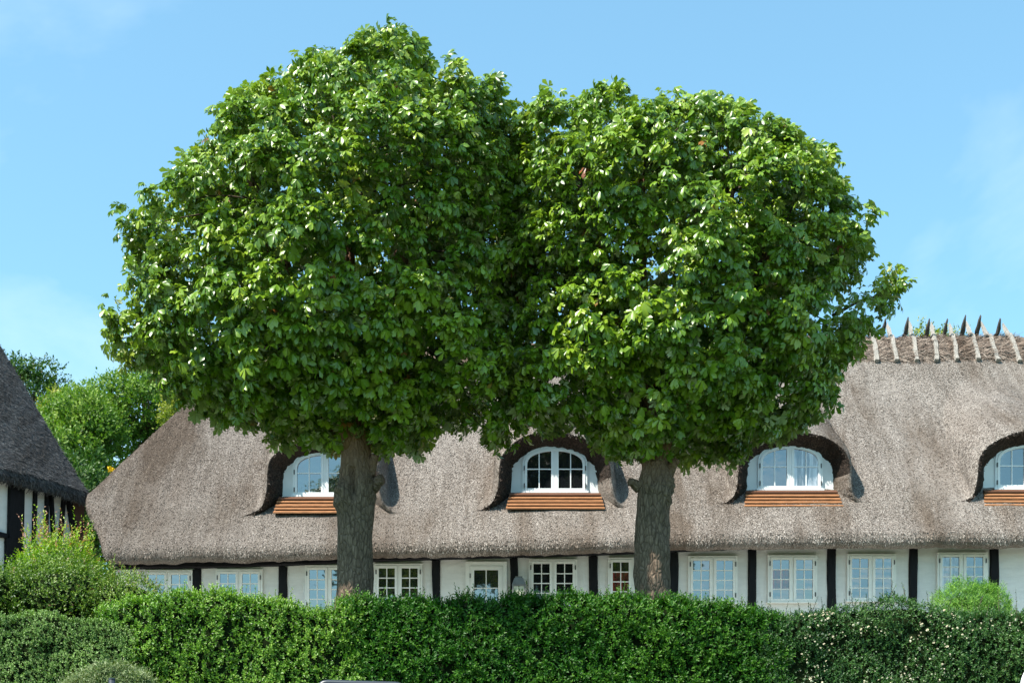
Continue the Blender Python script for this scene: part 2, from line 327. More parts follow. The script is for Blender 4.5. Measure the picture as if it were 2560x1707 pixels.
gx = np.linspace(-40, 40, 60); gy = np.linspace(24.6, 29.05, 12); A, Bq = np.meshgrid(gx, gy)
q = obj('path', np.stack([A.ravel(), Bq.ravel(), ground_z(Bq.ravel()) + .06], 1), grid_faces(60, 12), M['gravel_bounce'], smooth=True); props(q, kind='structure')  # unseen pale strip, added to bounce light onto the house wall

# ------------------------------------------------------------------ main thatched house
YW, YE = 29.10, 28.36                          # wall plane and eave edge
T_SL = 1.19
EAVE_PX = [-200, 262, 600, 900, 1200, 1500, 1780, 2000, 2600, 4000]
EAVE_PY = [1414, 1409, 1404.5, 1397, 1390, 1381, 1373, 1370, 1367, 1367]
def lip_z(X):                                   # the old eave sags towards the hipped end
    px = 1280 + np.asarray(X) / 28.5 * F_PX
    return CAMZ + (HOR - np.interp(px, EAVE_PX, EAVE_PY)) / F_PX * 28.5
YR = 33.37
def smin(a, b, k):
    h = np.clip(0.5 + 0.5 * (b - a) / k, 0, 1); return b * (1 - h) + a * h - k * h * (1 - h)
XL0, XL1, YHIP, XR = -9.02, -9.86, 29.75, 14.0
def left_x(Y): return np.interp(Y, [YE, YE + .5, YHIP - .35, YHIP, YHIP + .25, 60], [XL0, XL0 - .28, XL1 + .10, XL1 - .0, XL1, XL1])
Z_HIP = float(lip_z(XL1)) + 0.32 + T_SL * (YHIP - YE)
def roof_z(X, Y):
    X = np.asarray(X, float); Y = np.asarray(Y, float)
    z0 = lip_z(X) + 0.32
    front = z0 + T_SL * (Y - YE); back = z0 + T_SL * (2 * YR - YE - Y); hip = Z_HIP + 1.66 * (X - XL1)
    z = smin(smin(front, back, 0.35), hip, 0.6)
    p = np.stack([X, Y, z], -1)
    return z + 0.022 * snoise(p, 1.1, 3) + 0.010 * snoise(p, 3.5, 4)
house = root('thatched_house', (0, YW, 4.5), 'long white half-timbered house with thatched roof and arched dormers', 'house')
nu, nv = 230, 90
vv = np.linspace(0, 1, nv); Yg = YE + (2 * YR - 2 * YE) * vv; uu = np.linspace(0, 1, nu)
U, YY = np.meshgrid(uu, Yg); XX = left_x(np.minimum(YY, 2 * YR - YY)) * (1 - U) + XR * U
ZZ = roof_z(XX, YY); TOP = np.stack([XX, YY, ZZ], -1)
loop = [(0, i) for i in range(nu)] + [(j, nu - 1) for j in range(1, nv)] + [(nv - 1, i) for i in range(nu - 2, -1, -1)] + [(j, 0) for j in range(nv - 2, 0, -1)]
B = np.array([TOP[a, b] for a, b in loop]); tang = np.roll(B, -1, 0) - np.roll(B, 1, 0); outn = unit(np.stack([tang[:, 1], -tang[:, 0], 0 * tang[:, 0]], 1))
rows = [(0.03, -0.10), (0.03, -0.19), (-0.01, -0.275), (-0.12, -0.335), (-0.32, -0.30), (-0.80, 0.12)]
V = [TOP.reshape(-1, 3)]; idx = np.array([a * nu + b for a, b in loop]); F = [grid_faces(nu, nv)]
prev = idx; nl = len(loop); base = nu * nv
jj = 0.012 * snoise(B, 6, 9) + 0.008 * RS.normal(size=nl)
for k, (o_, d_) in enumerate(rows):
    ring = B + outn * o_ + np.array([0, 0, 1.0]) * (d_ + (jj[:, None] if 0 < k < 5 else 0) * 1.0)
    V.append(ring); cur = base + np.arange(nl); base += nl
    F.append(np.stack([prev, cur, np.roll(cur, -1), np.roll(prev, -1)], 1)); prev = cur
V = np.concatenate(V); F = np.concatenate(F)
roof = obj('thatch_roof', V, F, M['thatch'], house, smooth=True)

def straw_on(name, V, F, n, mat_, parent, L=(0.05, 0.11), W=(0.010, 0.020), lift=0.35, flow=(0, 0, -1), spread=0.5, facing=None, seed=1, tintc=(0.0, 1.0), keep=None):
    """reed ends: short blades lying on a thatch surface, pointing along the flow"""
    r = np.random.RandomState(seed); T = np.concatenate([F[:, [0, 1, 2]], F[:, [0, 2, 3]]]) if F.shape[1] == 4 else F
    a, b, c = V[T[:, 0]], V[T[:, 1]], V[T[:, 2]]; cr_ = np.cross(b - a, c - a); ar = np.linalg.norm(cr_, axis=1) / 2; nn = unit(cr_)
    if facing is not None: ar = ar * (nn @ np.asarray(facing, float) > -0.15)
    if keep is not None: ar = ar * keep((a + b + c) / 3)
    i = r.choice(len(T), n, p=ar / ar.sum()); s = np.sqrt(r.rand(n)); q = r.rand(n)
    p = a[i] * (1 - s)[:, None] + b[i] * (s * (1 - q))[:, None] + c[i] * (s * q)[:, None]; m = nn[i]
    fl = np.broadcast_to(np.asarray(flow, float), (n, 3)) + r.normal(size=(n, 3)) * spread; fl = unit(fl - (fl * m).sum(1, keepdims=True) * m)
    sd = np.cross(m, fl); l = r.uniform(*L, n)[:, None]; w_ = r.uniform(*W, n)[:, None]; up = r.uniform(0.1, 1, n)[:, None] * lift
    p0 = p - m * 0.004; tip = p0 + fl * l + m * l * up
    Vn = np.stack([p0 - sd * w_ / 2, p0 + sd * w_ / 2, tip + sd * w_ * .4, tip - sd * w_ * .4], 1).reshape(-1, 3)
    tv = np.repeat(np.clip(r.beta(1.5, 1.6, n) * (tintc[1] - tintc[0]) + tintc[0], 0, 1), 4)
    return obj(name, Vn, np.arange(4 * n).reshape(-1, 4), mat_, parent, tint=tv, kind='stuff')
nfront = lambda c: (c[:, 1] < YR + 0.3) * (c[:, 0] < 12.2) * np.where(c[:, 2] < roof_z(c[:, 0], c[:, 1]) - .21, 0.0, 1)
straw_on('straw_ends', V, F, 175000, M['straw'], roof, L=(.030, .066), W=(.009, .018), lift=.42, spread=.42, facing=(-0.3, -1, 0.5), keep=nfront, seed=5)

# ridge: a saddle of long straw with crossed oak spars
HW = 0.64
Xr = np.linspace(-6.6, XR + 0.05, 240); prof = np.linspace(-1, 1, 19)
RV = []
for q in prof:
    Y = YR + q * (HW + 0.03 * snoise(np.stack([Xr, 0 * Xr, 0 * Xr + q], 1), 2.5, 21))
    z = roof_z(Xr, Y); th = 0.10 * np.clip((1 - abs(q)) * 8, 0, 1) ** 0.6 + 0.05 * (1 - q * q)
    p = np.stack([Xr, Y, z + th - (0.03 if abs(q) == 1 else 0)], 1)
    p[:, 2] += 0.035 * snoise(p, 3.2, 22) * (1 - abs(q) * 0.4) + 0.012 * RS.normal(size=len(Xr)); RV.append(p)
RV = np.concatenate(RV); RF = grid_faces(len(Xr), len(prof))
ridge = obj('ridge_straw', RV, RF, M['ridge'], roof, smooth=True)
straw_on('ridge_straw_ends', RV, RF, 16000, M['straw_ridge'], roof, L=(0.10, 0.28), W=(0.008, 0.018), lift=0.3, flow=(1, 0, -0.25), spread=0.45, facing=(0, -1, 0.6), keep=lambda c: (c[:, 0] > 6.5) * (c[:, 0] < 13) + 0.05, seed=6)
def spar(Xt, Xb, tip_py, w_, seed, side):
    """one stick lying on one slope and running past the ridge to a pointed tip; side -1 front, +1 back"""
    r = np.random.RandomState(seed); zt = PZ(tip_py, 33.6)
    zr = float(roof_z(max(Xt, -6), YR)) + 0.17
    e = zt - zr; ext = e / 1.05
    y_tip = YR - side * ext; y_bot = YR + side * (HW + 0.10); z_bot = float(roof_z(Xb, y_bot)) + 0.10
    n = 13; V = []
    for i in range(n):
        f = i / (n - 1); ysh = y_bot + (y_tip - y_bot) * f
        zz = max(z_bot + (zt - z_bot) * f, 0)
        bow = 0.05 * math.sin(f * math.pi)
        q = min(abs(ysh - YR) / HW, 1); capz = float(roof_z(max(Xb, -6), ysh)) + .05 * (1 - q * q) + .10 * min(max((1 - q) * 8, 0), 1) ** .6
        if (ysh - YR) * side > 0: zz = max(zz, capz + .045)
        c = np.array([Xb + (Xt - Xb) * f + r.normal() * 0.006, ysh, zz + bow * .3])
        ww = w_ * (1.12 - 0.30 * f) * (1 + r.normal() * 0.05)
        if f > 0.86: ww *= max(1 - (f - 0.86) / 0.15, 0.10)
        d = unit(np.array([0, y_tip - y_bot, zt - z_bot])); nrm = np.array([0, -d[2], d[1]]) * (1 if side < 0 else -1)
        for ax, an in ((-1, -.5), (-.45, -1), (.6, -1), (1, -.3), (.8, .8), (-.7, .9)):
            V.append(c + np.array([1, 0, 0]) * ax * ww / 2 * (1 + r.normal() * .1) + nrm * an * 0.05 * (1 + r.normal() * .12))
    Fq = [tuple(f) for f in grid_faces(6, n, True)] + [tuple(range(6))[::-1], tuple(range(6 * n - 6, 6 * n))]
    return V, Fq
SPARS = [(690, 740, 235), (885, 930, 215), (1105, 1125, 198), (1320, 1322, 205), (1495, 1515, 225), (1665, 1728, 205), (1812, 1915, 207), (2018, 2125, 230)]
for i, (a, b, ty) in enumerate(SPARS):
    xt, xb = PX(2000 + a * .2551, 33.6), PX(2000 + b * .2551, 32.8); py = 750 + ty * .2551
    V1, F1 = spar(xt, xb, py - 7, 0.112, 60 + i, -1); obj('ridge_spar', V1, F1, M['spar'], roof)
    xk = PX(2000 + a * .2551 - 11, 33.0)
    V1, F1 = spar(xk, xk + .03, py + RS.uniform(5, 14), 0.12, 90 + i, 1); obj('ridge_spar', V1, F1, M['spar_shaded'], roof)

# walls: timber posts, a black strip for the eave's shade and limewashed panels
POSTS = [275, 494, 706, 898, 1091, 1286, 1484, 1684, 1880, 2078, 2280, 2484, 2690]
PW = [24, 22, 22, 21, 20, 20, 22, 22, 21, 22, 22, 24, 22]
def shade_plate_bottom(px): return np.interp(px, [262, 480, 700, 940, 1200, 1480, 1684, 2000, 2700], [1424, 1422, 1416, 1405, 1397, 1390, 1381, 1367, 1360])
for i, (px, pw) in enumerate(zip(POSTS, PW)):
    X = PX(px, YW); zt = PZ(shade_plate_bottom(px), YW) - 0.01
    timber('post', (X, YW + 0.06, 4.5), (X + RS.normal() * .01, YW + 0.06, zt), pw / 110.0, 0.24, M['tar'], house, 200 + i)
for i in range(len(POSTS) - 1):                 # black strip standing in for eave shade, butted over the posts
    xa, xb = PX(POSTS[i], YW), PX(POSTS[i + 1], YW)
    za, zb = PZ(shade_plate_bottom(POSTS[i]), YW), PZ(shade_plate_bottom(POSTS[i + 1]), YW)
    timber('eave_shade_plate', (xa + .003, YW + .02, za + 0.12), (xb - .003, YW + .02, zb + 0.12), 0.23, 0.24, M['tar'], house, 240 + i, 0.004)
    xl, xr = xa + PW[i] / 220.0 - 0.03, xb - PW[i + 1] / 220.0 + 0.03
    nx, nz_ = 14, 12; A, Bz = np.meshgrid(np.linspace(xl, xr, nx), np.linspace(0, 1, nz_)); ztop = np.interp(A, [xa, xb], [za, zb]) + 0.02
    pz = 4.5 + (ztop - 4.5) * Bz; pw_ = np.stack([A, YW + 0 * A, pz], -1).reshape(-1, 3); pw_[:, 1] += 0.006 * snoise(pw_, 2.2, 30 + i)
    obj('wall_panel', pw_, grid_faces(nx, nz_), M['plaster'], house, smooth=True)
MB().box(XL0 + .35, 13.6, YW + 0.15, 2 * YR - YW, 4.4, 6.9).obj('inner_wall', M['plaster'], house)

# casement windows
def window_meshes(Wd, Ht, cols, rows_, tag):
    fr, st, mt = 0.045, 0.055, 0.022
    c = MB(); c.box(-Wd / 2, -Wd / 2 + fr, -.05, .02, 0, Ht); c.box(Wd / 2 - fr, Wd / 2, -.05, .02, 0, Ht)
    c.box(-Wd / 2 + fr, Wd / 2 - fr, -.047, .02, Ht - fr, Ht); c.box(-Wd / 2 - .02, Wd / 2 + .02, -.075, .02, -.035, 0)
    c.box(-.018, .018, -.047, .02, 0, Ht - fr)
    sw = Wd / 2 - fr - .018 - .008; sh = Ht - fr - .008; s = MB()
    s.box(-sw / 2, -sw / 2 + st, -.062, .0, 0, sh); s.box(sw / 2 - st, sw / 2, -.062, .0, 0, sh)
    s.box(-sw / 2 + st, sw / 2 - st, -.060, .0, sh - st, sh); s.box(-sw / 2 + st, sw / 2 - st, -.060, .0, 0, st)
    gw = (sw - 2 * st) / cols; gh = (sh - 2 * st) / rows_
    for k in range(1, cols): x = -sw / 2 + st + gw * k; s.box(x - mt / 2, x + mt / 2, -.052, -.01, st, sh - st)
    for k in range(1, rows_): z = st + gh * k; s.box(-sw / 2 + st, sw / 2 - st, -.049, -.012, z - mt / 2, z + mt / 2)
    p = MB(); p.box(-gw / 2 + .004, gw / 2 - .004, -.003, .003, -gh / 2 + .004, gh / 2 - .004)
    cents = [(-sw / 2 + st + gw * (i + .5), st + gh * (j + .5)) for j in range(rows_) for i in range(cols)]
    h = MB(); h.box(-.012, .012, -.075, -.045, -.05, .05)
    return c, s, p, h, sw, cents
cM, sM, pM, hM, SWID, CENTS = window_meshes(1.10, 1.05, 2, 4, 'w')
mc = cM.mesh('window', M['paint']); ms_ = sM.mesh('sash', M['paint']); mh = hM.mesh('hinge', M['iron'])
mp_ = {k: pM.mesh('pane', M[k]) for k in ('glass', 'glass_tree_reflection', 'glass_curtain', 'glass_red')}
WINS = [(360, 482, 1425, 'glass'), (540, 657, 1423, 'glass'), (763, 880, 1413, 'glass'), (936, 1056, 1409, 'glass'), (1322, 1443, 1398, 'glass_tree_reflection'),
        (1520, 1640, 1394, 'glass_red'), (1720, 1843, 1390, 'glass'), (1919, 2042, 1388, 'glass_red'), (2117, 2239, 1385, 'glass'), (2342, 2468, 1381, 'glass_curtain')]
for wi, (a, b, ty, gk) in enumerate(WINS):
    yw = YW - 0.03; X = PX((a + b) / 2, yw); sc = (b - a) / F_PX * yw / 1.10; zt = PZ(ty, yw); z0 = zt - 1.05
    wo = inst('window', mc, (X, yw, z0), house, scale=(sc, 1, 1))
    for sx in (-1, 1):
        cx = sx * (0.018 + .004 + SWID / 2)
        s_ = bpy.data.objects.new('sash', ms_); COL.objects.link(s_); s_.parent = wo; s_.location = (cx, 0, 0.004)
        for ci, (gx, gz) in enumerate(CENTS):
            kk = gk
            if gk == 'glass_red' and not (sx < 0 and 1 < ci < 6): kk = 'glass'
            if gk == 'glass_curtain' and sx > 0: kk = 'glass'
            q = bpy.data.objects.new('pane', mp_[kk]); COL.objects.link(q); q.parent = wo; q.location = (cx + gx, -.03, gz + .004)
            q.rotation_euler = (RS.normal() * 0.006, 0, RS.normal() * 0.010)
        for hz in (0.16, 0.86):
            q = bpy.data.objects.new('hinge', mh); COL.objects.link(q); q.parent = wo; q.location = (sx * (0.55 - .045), 0, hz)
# glazed door
dx = PX(1215.5, YW - .03); dt = PZ(1404, YW - .03); dwd = 103 / 110.0
d = MB(); d.box(-dwd / 2, -dwd / 2 + .10, -.05, .02, -2.0, 0); d.box(dwd / 2 - .10, dwd / 2, -.05, .02, -2.0, 0); d.box(-dwd / 2 + .1, dwd / 2 - .1, -.048, .02, -.10, 0)
door = inst('door', d.mesh('door', M['paint']), (dx, YW - .03, dt), house)
d = MB(); lw = dwd / 2 - .105
for x0, x1, z0, z1 in ((-lw, -lw + .09, -1.95, -.105), (lw - .09, lw, -1.95, -.105), (-lw + .09, lw - .09, -.19, -.105), (-lw + .09, lw - .09, -1.95, -1.0)): d.box(x0, x1, -.06, .0, z0, z1)
d.box(-.011, .011, -.05, -.01, -1.0, -.19); d.box(-lw + .09, lw - .09, -.047, -.012, -.61, -.59)
q = bpy.data.objects.new('door_leaf', d.mesh('door_leaf', M['paint'])); COL.objects.link(q); q.parent = door
for x0 in (-1, 1):
    for za, zb in ((-.585, -.195), (-.995, -.615)):
        d = MB(); d.box(min(x0 * .014, x0 * (lw - .093)), max(x0 * .014, x0 * (lw - .093)), -.033, -.027, za, zb)
        q = bpy.data.objects.new('pane', d.mesh('pane', M['glass'])); COL.objects.link(q); q.parent = door
q = bpy.data.objects.new('hinge', mh); COL.objects.link(q); q.parent = door; q.location = (-lw, 0, -.32)

# eyebrow dormers
HALF = [(1.80, 1281), (1.68, 1275), (1.57, 1267), (1.48, 1259), (1.41, 1250), (1.34, 1237), (1.30, 1222), (1.275, 1208), (1.26, 1195), (1.25, 1172), (1.235, 1153), (1.19, 1138), (1.12, 1126), (0.98, 1111), (0.80, 1097), (0.64, 1089), (0.46, 1082.5), (0.28, 1078.5), (0.10, 1076.5)]
CURVE = [(-x, y) for x, y in HALF] + [(x, y) for x, y in HALF[::-1]]
YFACE = 29.36
def arch_pts(hw, z_spring, z_top, n=13):
    """three-centred arch from (-hw, spring) to (hw, spring)"""
    a = np.linspace(math.pi, 0, n); return [(hw * math.cos(t), z_spring + (z_top - z_spring) * abs(math.sin(t)) ** 0.8) for t in a]
DORMERS = [(813, 16, 'glass'), (1387, 6, 'glass_tree_reflection'), (1975, 0, 'glass'), (2567, -2, 'glass')]
for di, (cpx, dpy, gk) in enumerate(DORMERS):
    xc = PX(cpx, YFACE); lz = float(lip_z(xc)); dz = lz - float(lip_z(PX(1975, YFACE))) if di else lz - float(lip_z(PX(1975, YFACE)))
    Z = lambda py, Y: PZ(py + 0, Y) - dpy / F_PX * 29.2
    # hood: front edge curve swept back along a shallow slope until it sinks into the roof
    r = np.random.RandomState(300 + di); C = np.array(CURVE, float)
    tt = np.linspace(0, len(C) - 1, 96); C = np.stack([np.interp(tt, np.arange(len(C)), C[:, 0]), np.interp(tt, np.arange(len(C)), C[:, 1])], 1)
    for _ in range(3): C[1:-1] = (C[:-2] + 2 * C[1:-1] + C[2:]) / 4
    jn = np.stack([tt * .12, 0 * tt + di * 3.1, 0 * tt], 1); C[:, 0] *= 1 + .03 * snoise(jn, 1.0, 60); C[:, 1] += 5.0 * snoise(jn, 1.3, 61)   # no two hoods are cut alike
    n = len(C); edge = np.array([P(0, py + dpy, 28.98) for _, py in C]); edge[:, 0] = xc + C[:, 0]
    zroof = roof_z(edge[:, 0], edge[:, 1]); hgt = np.clip(edge[:, 2] - zroof, 0, 3); k = np.clip(hgt / 0.5, 0, 1)
    edge[:, 1] += 0.06 * (1 - k) - 0.05 * k
    bs = np.concatenate([np.linspace(0, 2.8, 34), np.linspace(2.95, 3.9, 6)]); S = 0.60; HV = []
    tng = np.gradient(edge[:, [0, 2]], axis=0); onx = unit(np.stack([-tng[:, 1], tng[:, 0]], 1)); onx *= np.sign((onx * np.stack([C[:, 0], np.ones(n)], 1)).sum(1))[:, None]
    for b_ in bs:
        p = edge.copy(); fat = 0.10 * k * (1 - math.exp(-b_ / 0.12)); p[:, 0] += onx[:, 0] * fat; p[:, 2] += onx[:, 1] * fat
        p[:, 1] += b_; p[:, 2] += S * b_
        zr = roof_z(p[:, 0], p[:, 1]); dlt = p[:, 2] - zr; soft = 0.11
        p[:, 2] = zr + soft * np.logaddexp(0, dlt / soft) * np.clip(np.where(dlt < -0.1, np.exp((dlt + .1) * 4), 1), 0, 1) - 0.02 * (dlt < 0)
        p[:, 2] += 0.012 * snoise(p, 4, 40 + di); HV.append(p)
    # cut edge of the thatch, slanting in to the dormer face
    rows_e = []
    for j, (inn, bk) in enumerate(((0.03, 0.0), (0.07, 0.10), (0.15, 0.26), (0.30, 0.46))):
        p = edge.copy(); s_ = inn * k + 0.01; p[:, 0] -= onx[:, 0] * s_; p[:, 2] -= onx[:, 1] * s_; p[:, 1] += bk * k
        p[:, 2] = np.maximum(p[:, 2], roof_z(p[:, 0], p[:, 1]) - 0.05); p += r.normal(size=p.shape) * 0.010; rows_e.append(p)
    # over the crown the straw is trimmed thinner than at the shoulders
    top_only = np.concatenate(HV); hood = obj('thatch_hood', top_only, grid_faces(n, len(bs)), M['thatch'], house, smooth=True)
    lo_ = np.where((C[:, 1] < 1192) | (C[:, 0] < -1.0))[0]; i0, i1 = lo_[0], lo_[-1] + 1; er = rows_e[::-1] + HV[:1]  # arch and left flank take the reed with shade in its colour
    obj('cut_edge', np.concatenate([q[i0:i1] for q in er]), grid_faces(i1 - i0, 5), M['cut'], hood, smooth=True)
    for a_, b_ in ((i1 - 1, n),): obj('flank', np.concatenate([q[a_:b_] for q in er]), grid_faces(b_ - a_, 5), M['thatch'], hood, smooth=True)
    straw_on('hood_straw_ends', top_only, grid_faces(n, len(bs)), 13000, M['straw'], hood, L=(.028, .062), W=(.008, .016), lift=.42, facing=(0, -1, 0.6), seed=400 + di, spread=0.55, keep=lambda c: (c[:, 2] > roof_z(c[:, 0], c[:, 1]) + 0.012) + 1e-4)
    ee = np.concatenate([q[i0:i1] for q in er]); straw_on('hood_edge_straw', ee, grid_faces(i1 - i0, 5), 1300, M['straw_ridge'], hood, L=(0.04, 0.08), lift=0.3, flow=(0, -1, -0.3), spread=0.4, seed=420 + di, tintc=(0, .18))  # straw tinted dark to go with the painted shade
    # plaster face
    zs, zt = Z(1228, YFACE), Z(1092, YFACE); hw = 0.985
    pts = [(-hw - .03, zs), (-hw, zs + 0.35)] + arch_pts(hw, zs + 0.62, zt + 0.06, 19) + [(hw, zs + 0.35), (hw + .05, zs)]
    fv = [(xc + x, YFACE, z) for x, z in pts] + [(xc + x, YFACE + .12, z) for x, z in pts]; m_ = len(pts)
    ff = [tuple(range(m_))[::-1]] + [(i, (i + 1) % m_, m_ + (i + 1) % m_, m_ + i) for i in range(m_)]
    dorm = obj('dormer', fv, ff, M['dormer_plaster'], house)
    # arched casement
    w0, w1, ws, wt = 0.72, 0.72, Z(1222, YFACE) , Z(1112, YFACE); sp = ws + 0.60
    def band(hw0, zsp0, zt0, hw1, zsp1, zt1, zb, y0, y1, name, mt):
        o1 = [(-hw0, zb)] + arch_pts(hw0, zsp0, zt0, 21) + [(hw0, zb)]; i1 = [(-hw1, zb)] + arch_pts(hw1, zsp1, zt1, 21) + [(hw1, zb)]
        L = len(o1); vs = [(xc + x, y, z) for y in (y0, y1) for lst in (o1, i1) for x, z in lst]; fs = []
        for i in range(L - 1):
            fs += [(i, L + i, L + i + 1, i + 1), (i, i + 1, 2 * L + i + 1, 2 * L + i), (L + i, 3 * L + i, 3 * L + i + 1, L + i + 1)]
        return obj(name, vs, fs, mt, dorm)
    band(.74, sp + .01, wt + .02, .70, sp, wt - .035, ws, YFACE - .05, YFACE + .01, 'window_frame', M['paint_white'])
    MB().box(xc - .77, xc + .77, YFACE - .085, YFACE + .01, ws - .045, ws).obj('window_sill', M['paint_white'], dorm)
    MB().box(xc - .022, xc + .022, YFACE - .058, YFACE + .005, ws, wt - .036).obj('mullion', M['paint_white'], dorm)
    band(.695, sp - .004, wt - .040, .635, sp - .015, wt - .10, ws + .003, YFACE - .065, YFACE + .005, 'sash', M['paint_white'])
    d = MB()
    for sx in (-1, 1): d.box(xc + min(sx * .026, sx * .085), xc + max(sx * .026, sx * .085), YFACE - .064, YFACE + .004, ws + .004, wt - .075)
    d.box(xc - .633, xc - .087, YFACE - .063, YFACE + .003, ws + .004, ws + .06); d.box(xc + .087, xc + .633, YFACE - .063, YFACE + .003, ws + .004, ws + .06)
    d.obj('sash_rail', M['paint_white'], dorm)
    zm = ws + .50; d = MB()
    for sx in (-1, 1):
        xm = sx * .36; ztop = sp + (wt - .10 - sp) * (1 - (.36 / .64) ** 2) ** 0.4
        d.box(xc + xm - .012, xc + xm + .012, YFACE - .052, YFACE - .01, ws + .06, ztop + .02)
        d.box(xc + min(sx * .085, sx * .64), xc + max(sx * .085, sx * .64), YFACE - .049, YFACE - .012, zm - .012, zm + .012)
    d.obj('muntin', M['paint_white'], dorm)
    ai = lambda x: sp + (wt - .095 - sp) * max(1 - (min(abs(x), .64) / .64) ** 2, 0) ** 0.4
    for sx in (-1, 1):
        for xa, xb in ((.085, .352), (.368, .64)):
            kk = 'glass_curtain' if (di == 2 and sx > 0) else gk
            ry = RS.normal() * .010
            MB().box(xc + min(sx * xa, sx * xb), xc + max(sx * xa, sx * xb), YFACE - .032, YFACE - .026, ws + .055, zm - .009).obj('pane', M[kk], dorm)
            xs_ = np.linspace(xa, xb, 7); up = [(sx * x, ai(x)) for x in xs_]; lo = [(sx * x, zm + .009) for x in xs_]
            vs = [(xc + x, YFACE - .032 + ry * (x - sx * xa), max(z, zm + .02)) for x, z in up] + [(xc + x, YFACE - .032, z) for x, z in lo]
            fs = [(i, 7 + i, 8 + i, i + 1) if sx > 0 else (i, i + 1, 8 + i, 7 + i) for i in range(6)]
            obj('pane', vs, fs, M[kk], dorm)
        for hz in (ws + .12, ws + .52): MB().box(xc + sx * .70 - .012, xc + sx * .70 + .012, YFACE - .08, YFACE - .05, hz - .05, hz + .05).obj('hinge', M['iron'], dorm)
    # sloping weatherboards below the face
    y_t, z_t = YFACE - .09, ws - .05; y_b = 29.02; z_b = Z(1267, y_b); NB = 5
    for b_ in range(NB):
        f0, f1 = b_ / NB, (b_ + 1) / NB; ya, yb = y_t + (y_b - y_t) * f0, y_t + (y_b - y_t) * f1; za, zb = z_t + (z_b - z_t) * f0, z_t + (z_b - z_t) * f1
        ha, hb = 1.03 + .09 * f0, 1.03 + .09 * f1
        o_ = 0.085; vs = [(xc - ha, ya - .005, za), (xc + ha, ya - .005, za), (xc + hb, yb - o_, zb + .020), (xc - hb, yb - o_, zb + .020),
                         (xc - ha, ya + .03, za - .03), (xc + ha, ya + .03, za - .03), (xc + hb, yb - o_ + .004, zb - .008), (xc - hb, yb - o_ + .004, zb - .008)]
        vs = [(x, y, z + RS.normal() * .002) for x, y, z in vs]
        obj('weatherboard', vs, [(0, 3, 2, 1), (4, 5, 6, 7), (0, 1, 5, 4), (1, 2, 6, 5), (2, 3, 7, 6), (3, 0, 4, 7)], M['board_dark' if b_ == 0 else 'board'], dorm)
    # dark back of the boards' bed
    MB().add([(xc - 1.0, y_t + .06, z_t - .02), (xc + 1.0, y_t + .06, z_t - .02), (xc + 1.09, y_b + .02, z_b - .05), (xc - 1.09, y_b + .02, z_b - .05)], [(0, 3, 2, 1)]).obj('board_bed', M['board_dark'], dorm)

# wall lantern beside the door
lx, ly = PX(1297, 28.85), 28.85; zt = PZ(1441, ly)
lan = root('wall_lantern', (lx, YW - .06, zt - .55), 'grey metal wall lantern on the black post beside the glazed door', 'lantern')
MB().add([(lx + sx * a, ly + sy * a, zt - h) for a, h in ((.08, 0), (.08, .035), (.10, .04), (.155, .19)) for sx, sy in ((-1, -1), (1, -1), (1, 1), (-1, 1))],
         [(0, 1, 2, 3)] + [(4 * k + i, 4 * k + (i + 1) % 4, 4 * k + 4 + (i + 1) % 4, 4 * k + 4 + i) for k in range(3) for i in range(4)]).obj('cap', M['lantern'], lan)
d = MB()
for sx in (-1, 1):
    for sy in (-1, 1): d.box(lx + sx * .135 - .015, lx + sx * .135 + .015, ly + sy * .135 - .015, ly + sy * .135 + .015, zt - .55, zt - .19)
d.box(lx - .15, lx + .15, ly - .15, ly + .15, zt - .58, zt - .55); d.box(lx - .135, lx + .135, ly - .146, ly - .126, zt - .225, zt - .19); d.box(lx - .03, lx + .03, ly + .12, YW - .06, zt - .5, zt - .44)
d.obj('frame', M['lantern'], lan)
MB().box(lx - .118, lx + .118, ly - .13, ly - .125, zt - .54, zt - .23).obj('pane', M['glow'], lan)

# ------------------------------------------------------------------ neighbouring house on the left
Cn = np.array([-10.27, 31.0]); un = np.array([.453, .891]); nin = np.array([-.891, .453]); ZLIP = 8.2
nh = root('thatched_house', (-11.5, 30.0, 4.5), 'white half-timbered gable with old blackish thatch beside the long house', 'house')
na, nb_ = 60, 46; aa = np.linspace(-14, 0, na); bb = np.linspace(0, 10, nb_); A, Bb = np.meshgrid(aa, bb)
zz = ZLIP + 0.3 + 1.36 * np.where(Bb < 5, Bb, 10 - Bb) + .12 * np.exp(-Bb * 2.2); zz = np.minimum(zz, ZLIP + .3 + 1.36 * 5 - .1)
XX = Cn[0] + un[0] * A + nin[0] * Bb; YY2 = Cn[1] + un[1] * A + nin[1] * Bb
TOP = np.stack([XX, YY2, zz], -1); TOP[..., 2] += .03 * snoise(TOP, 1.2, 50) + .012 * snoise(TOP, 4, 51)
loop = [(0, i) for i in range(na)] + [(j, na - 1) for j in range(1, nb_)] + [(nb_ - 1, i) for i in range(na - 2, -1, -1)] + [(j, 0) for j in range(nb_ - 2, 0, -1)]
B = np.array([TOP[a, b] for a, b in loop]); ctr = TOP.reshape(-1, 3).mean(0); tang = np.roll(B, -1, 0) - np.roll(B, 1, 0)
outn = unit(np.stack([tang[:, 1], -tang[:, 0], 0 * tang[:, 0]], 1)); outn *= np.sign(((B - ctr)[:, :2] * outn[:, :2]).sum(1))[:, None]
V = [TOP.reshape(-1, 3)]; F = [grid_faces(na, nb_)]; prev = np.array([a * na + b for a, b in loop]); base = na * nb_; nl = len(loop)
for k, (o_, d_) in enumerate(((.03, -.12), (.02, -.24), (-.08, -.31), (-.5, -.1))):
    V.append(B + outn * o_ + np.array([0, 0, d_]) + RS.normal(size=(nl, 3)) * .006); cur = base + np.arange(nl); base += nl
    F.append(np.stack([prev, cur, np.roll(cur, -1), np.roll(prev, -1)], 1)); prev = cur
V = np.concatenate(V); F = np.concatenate(F)
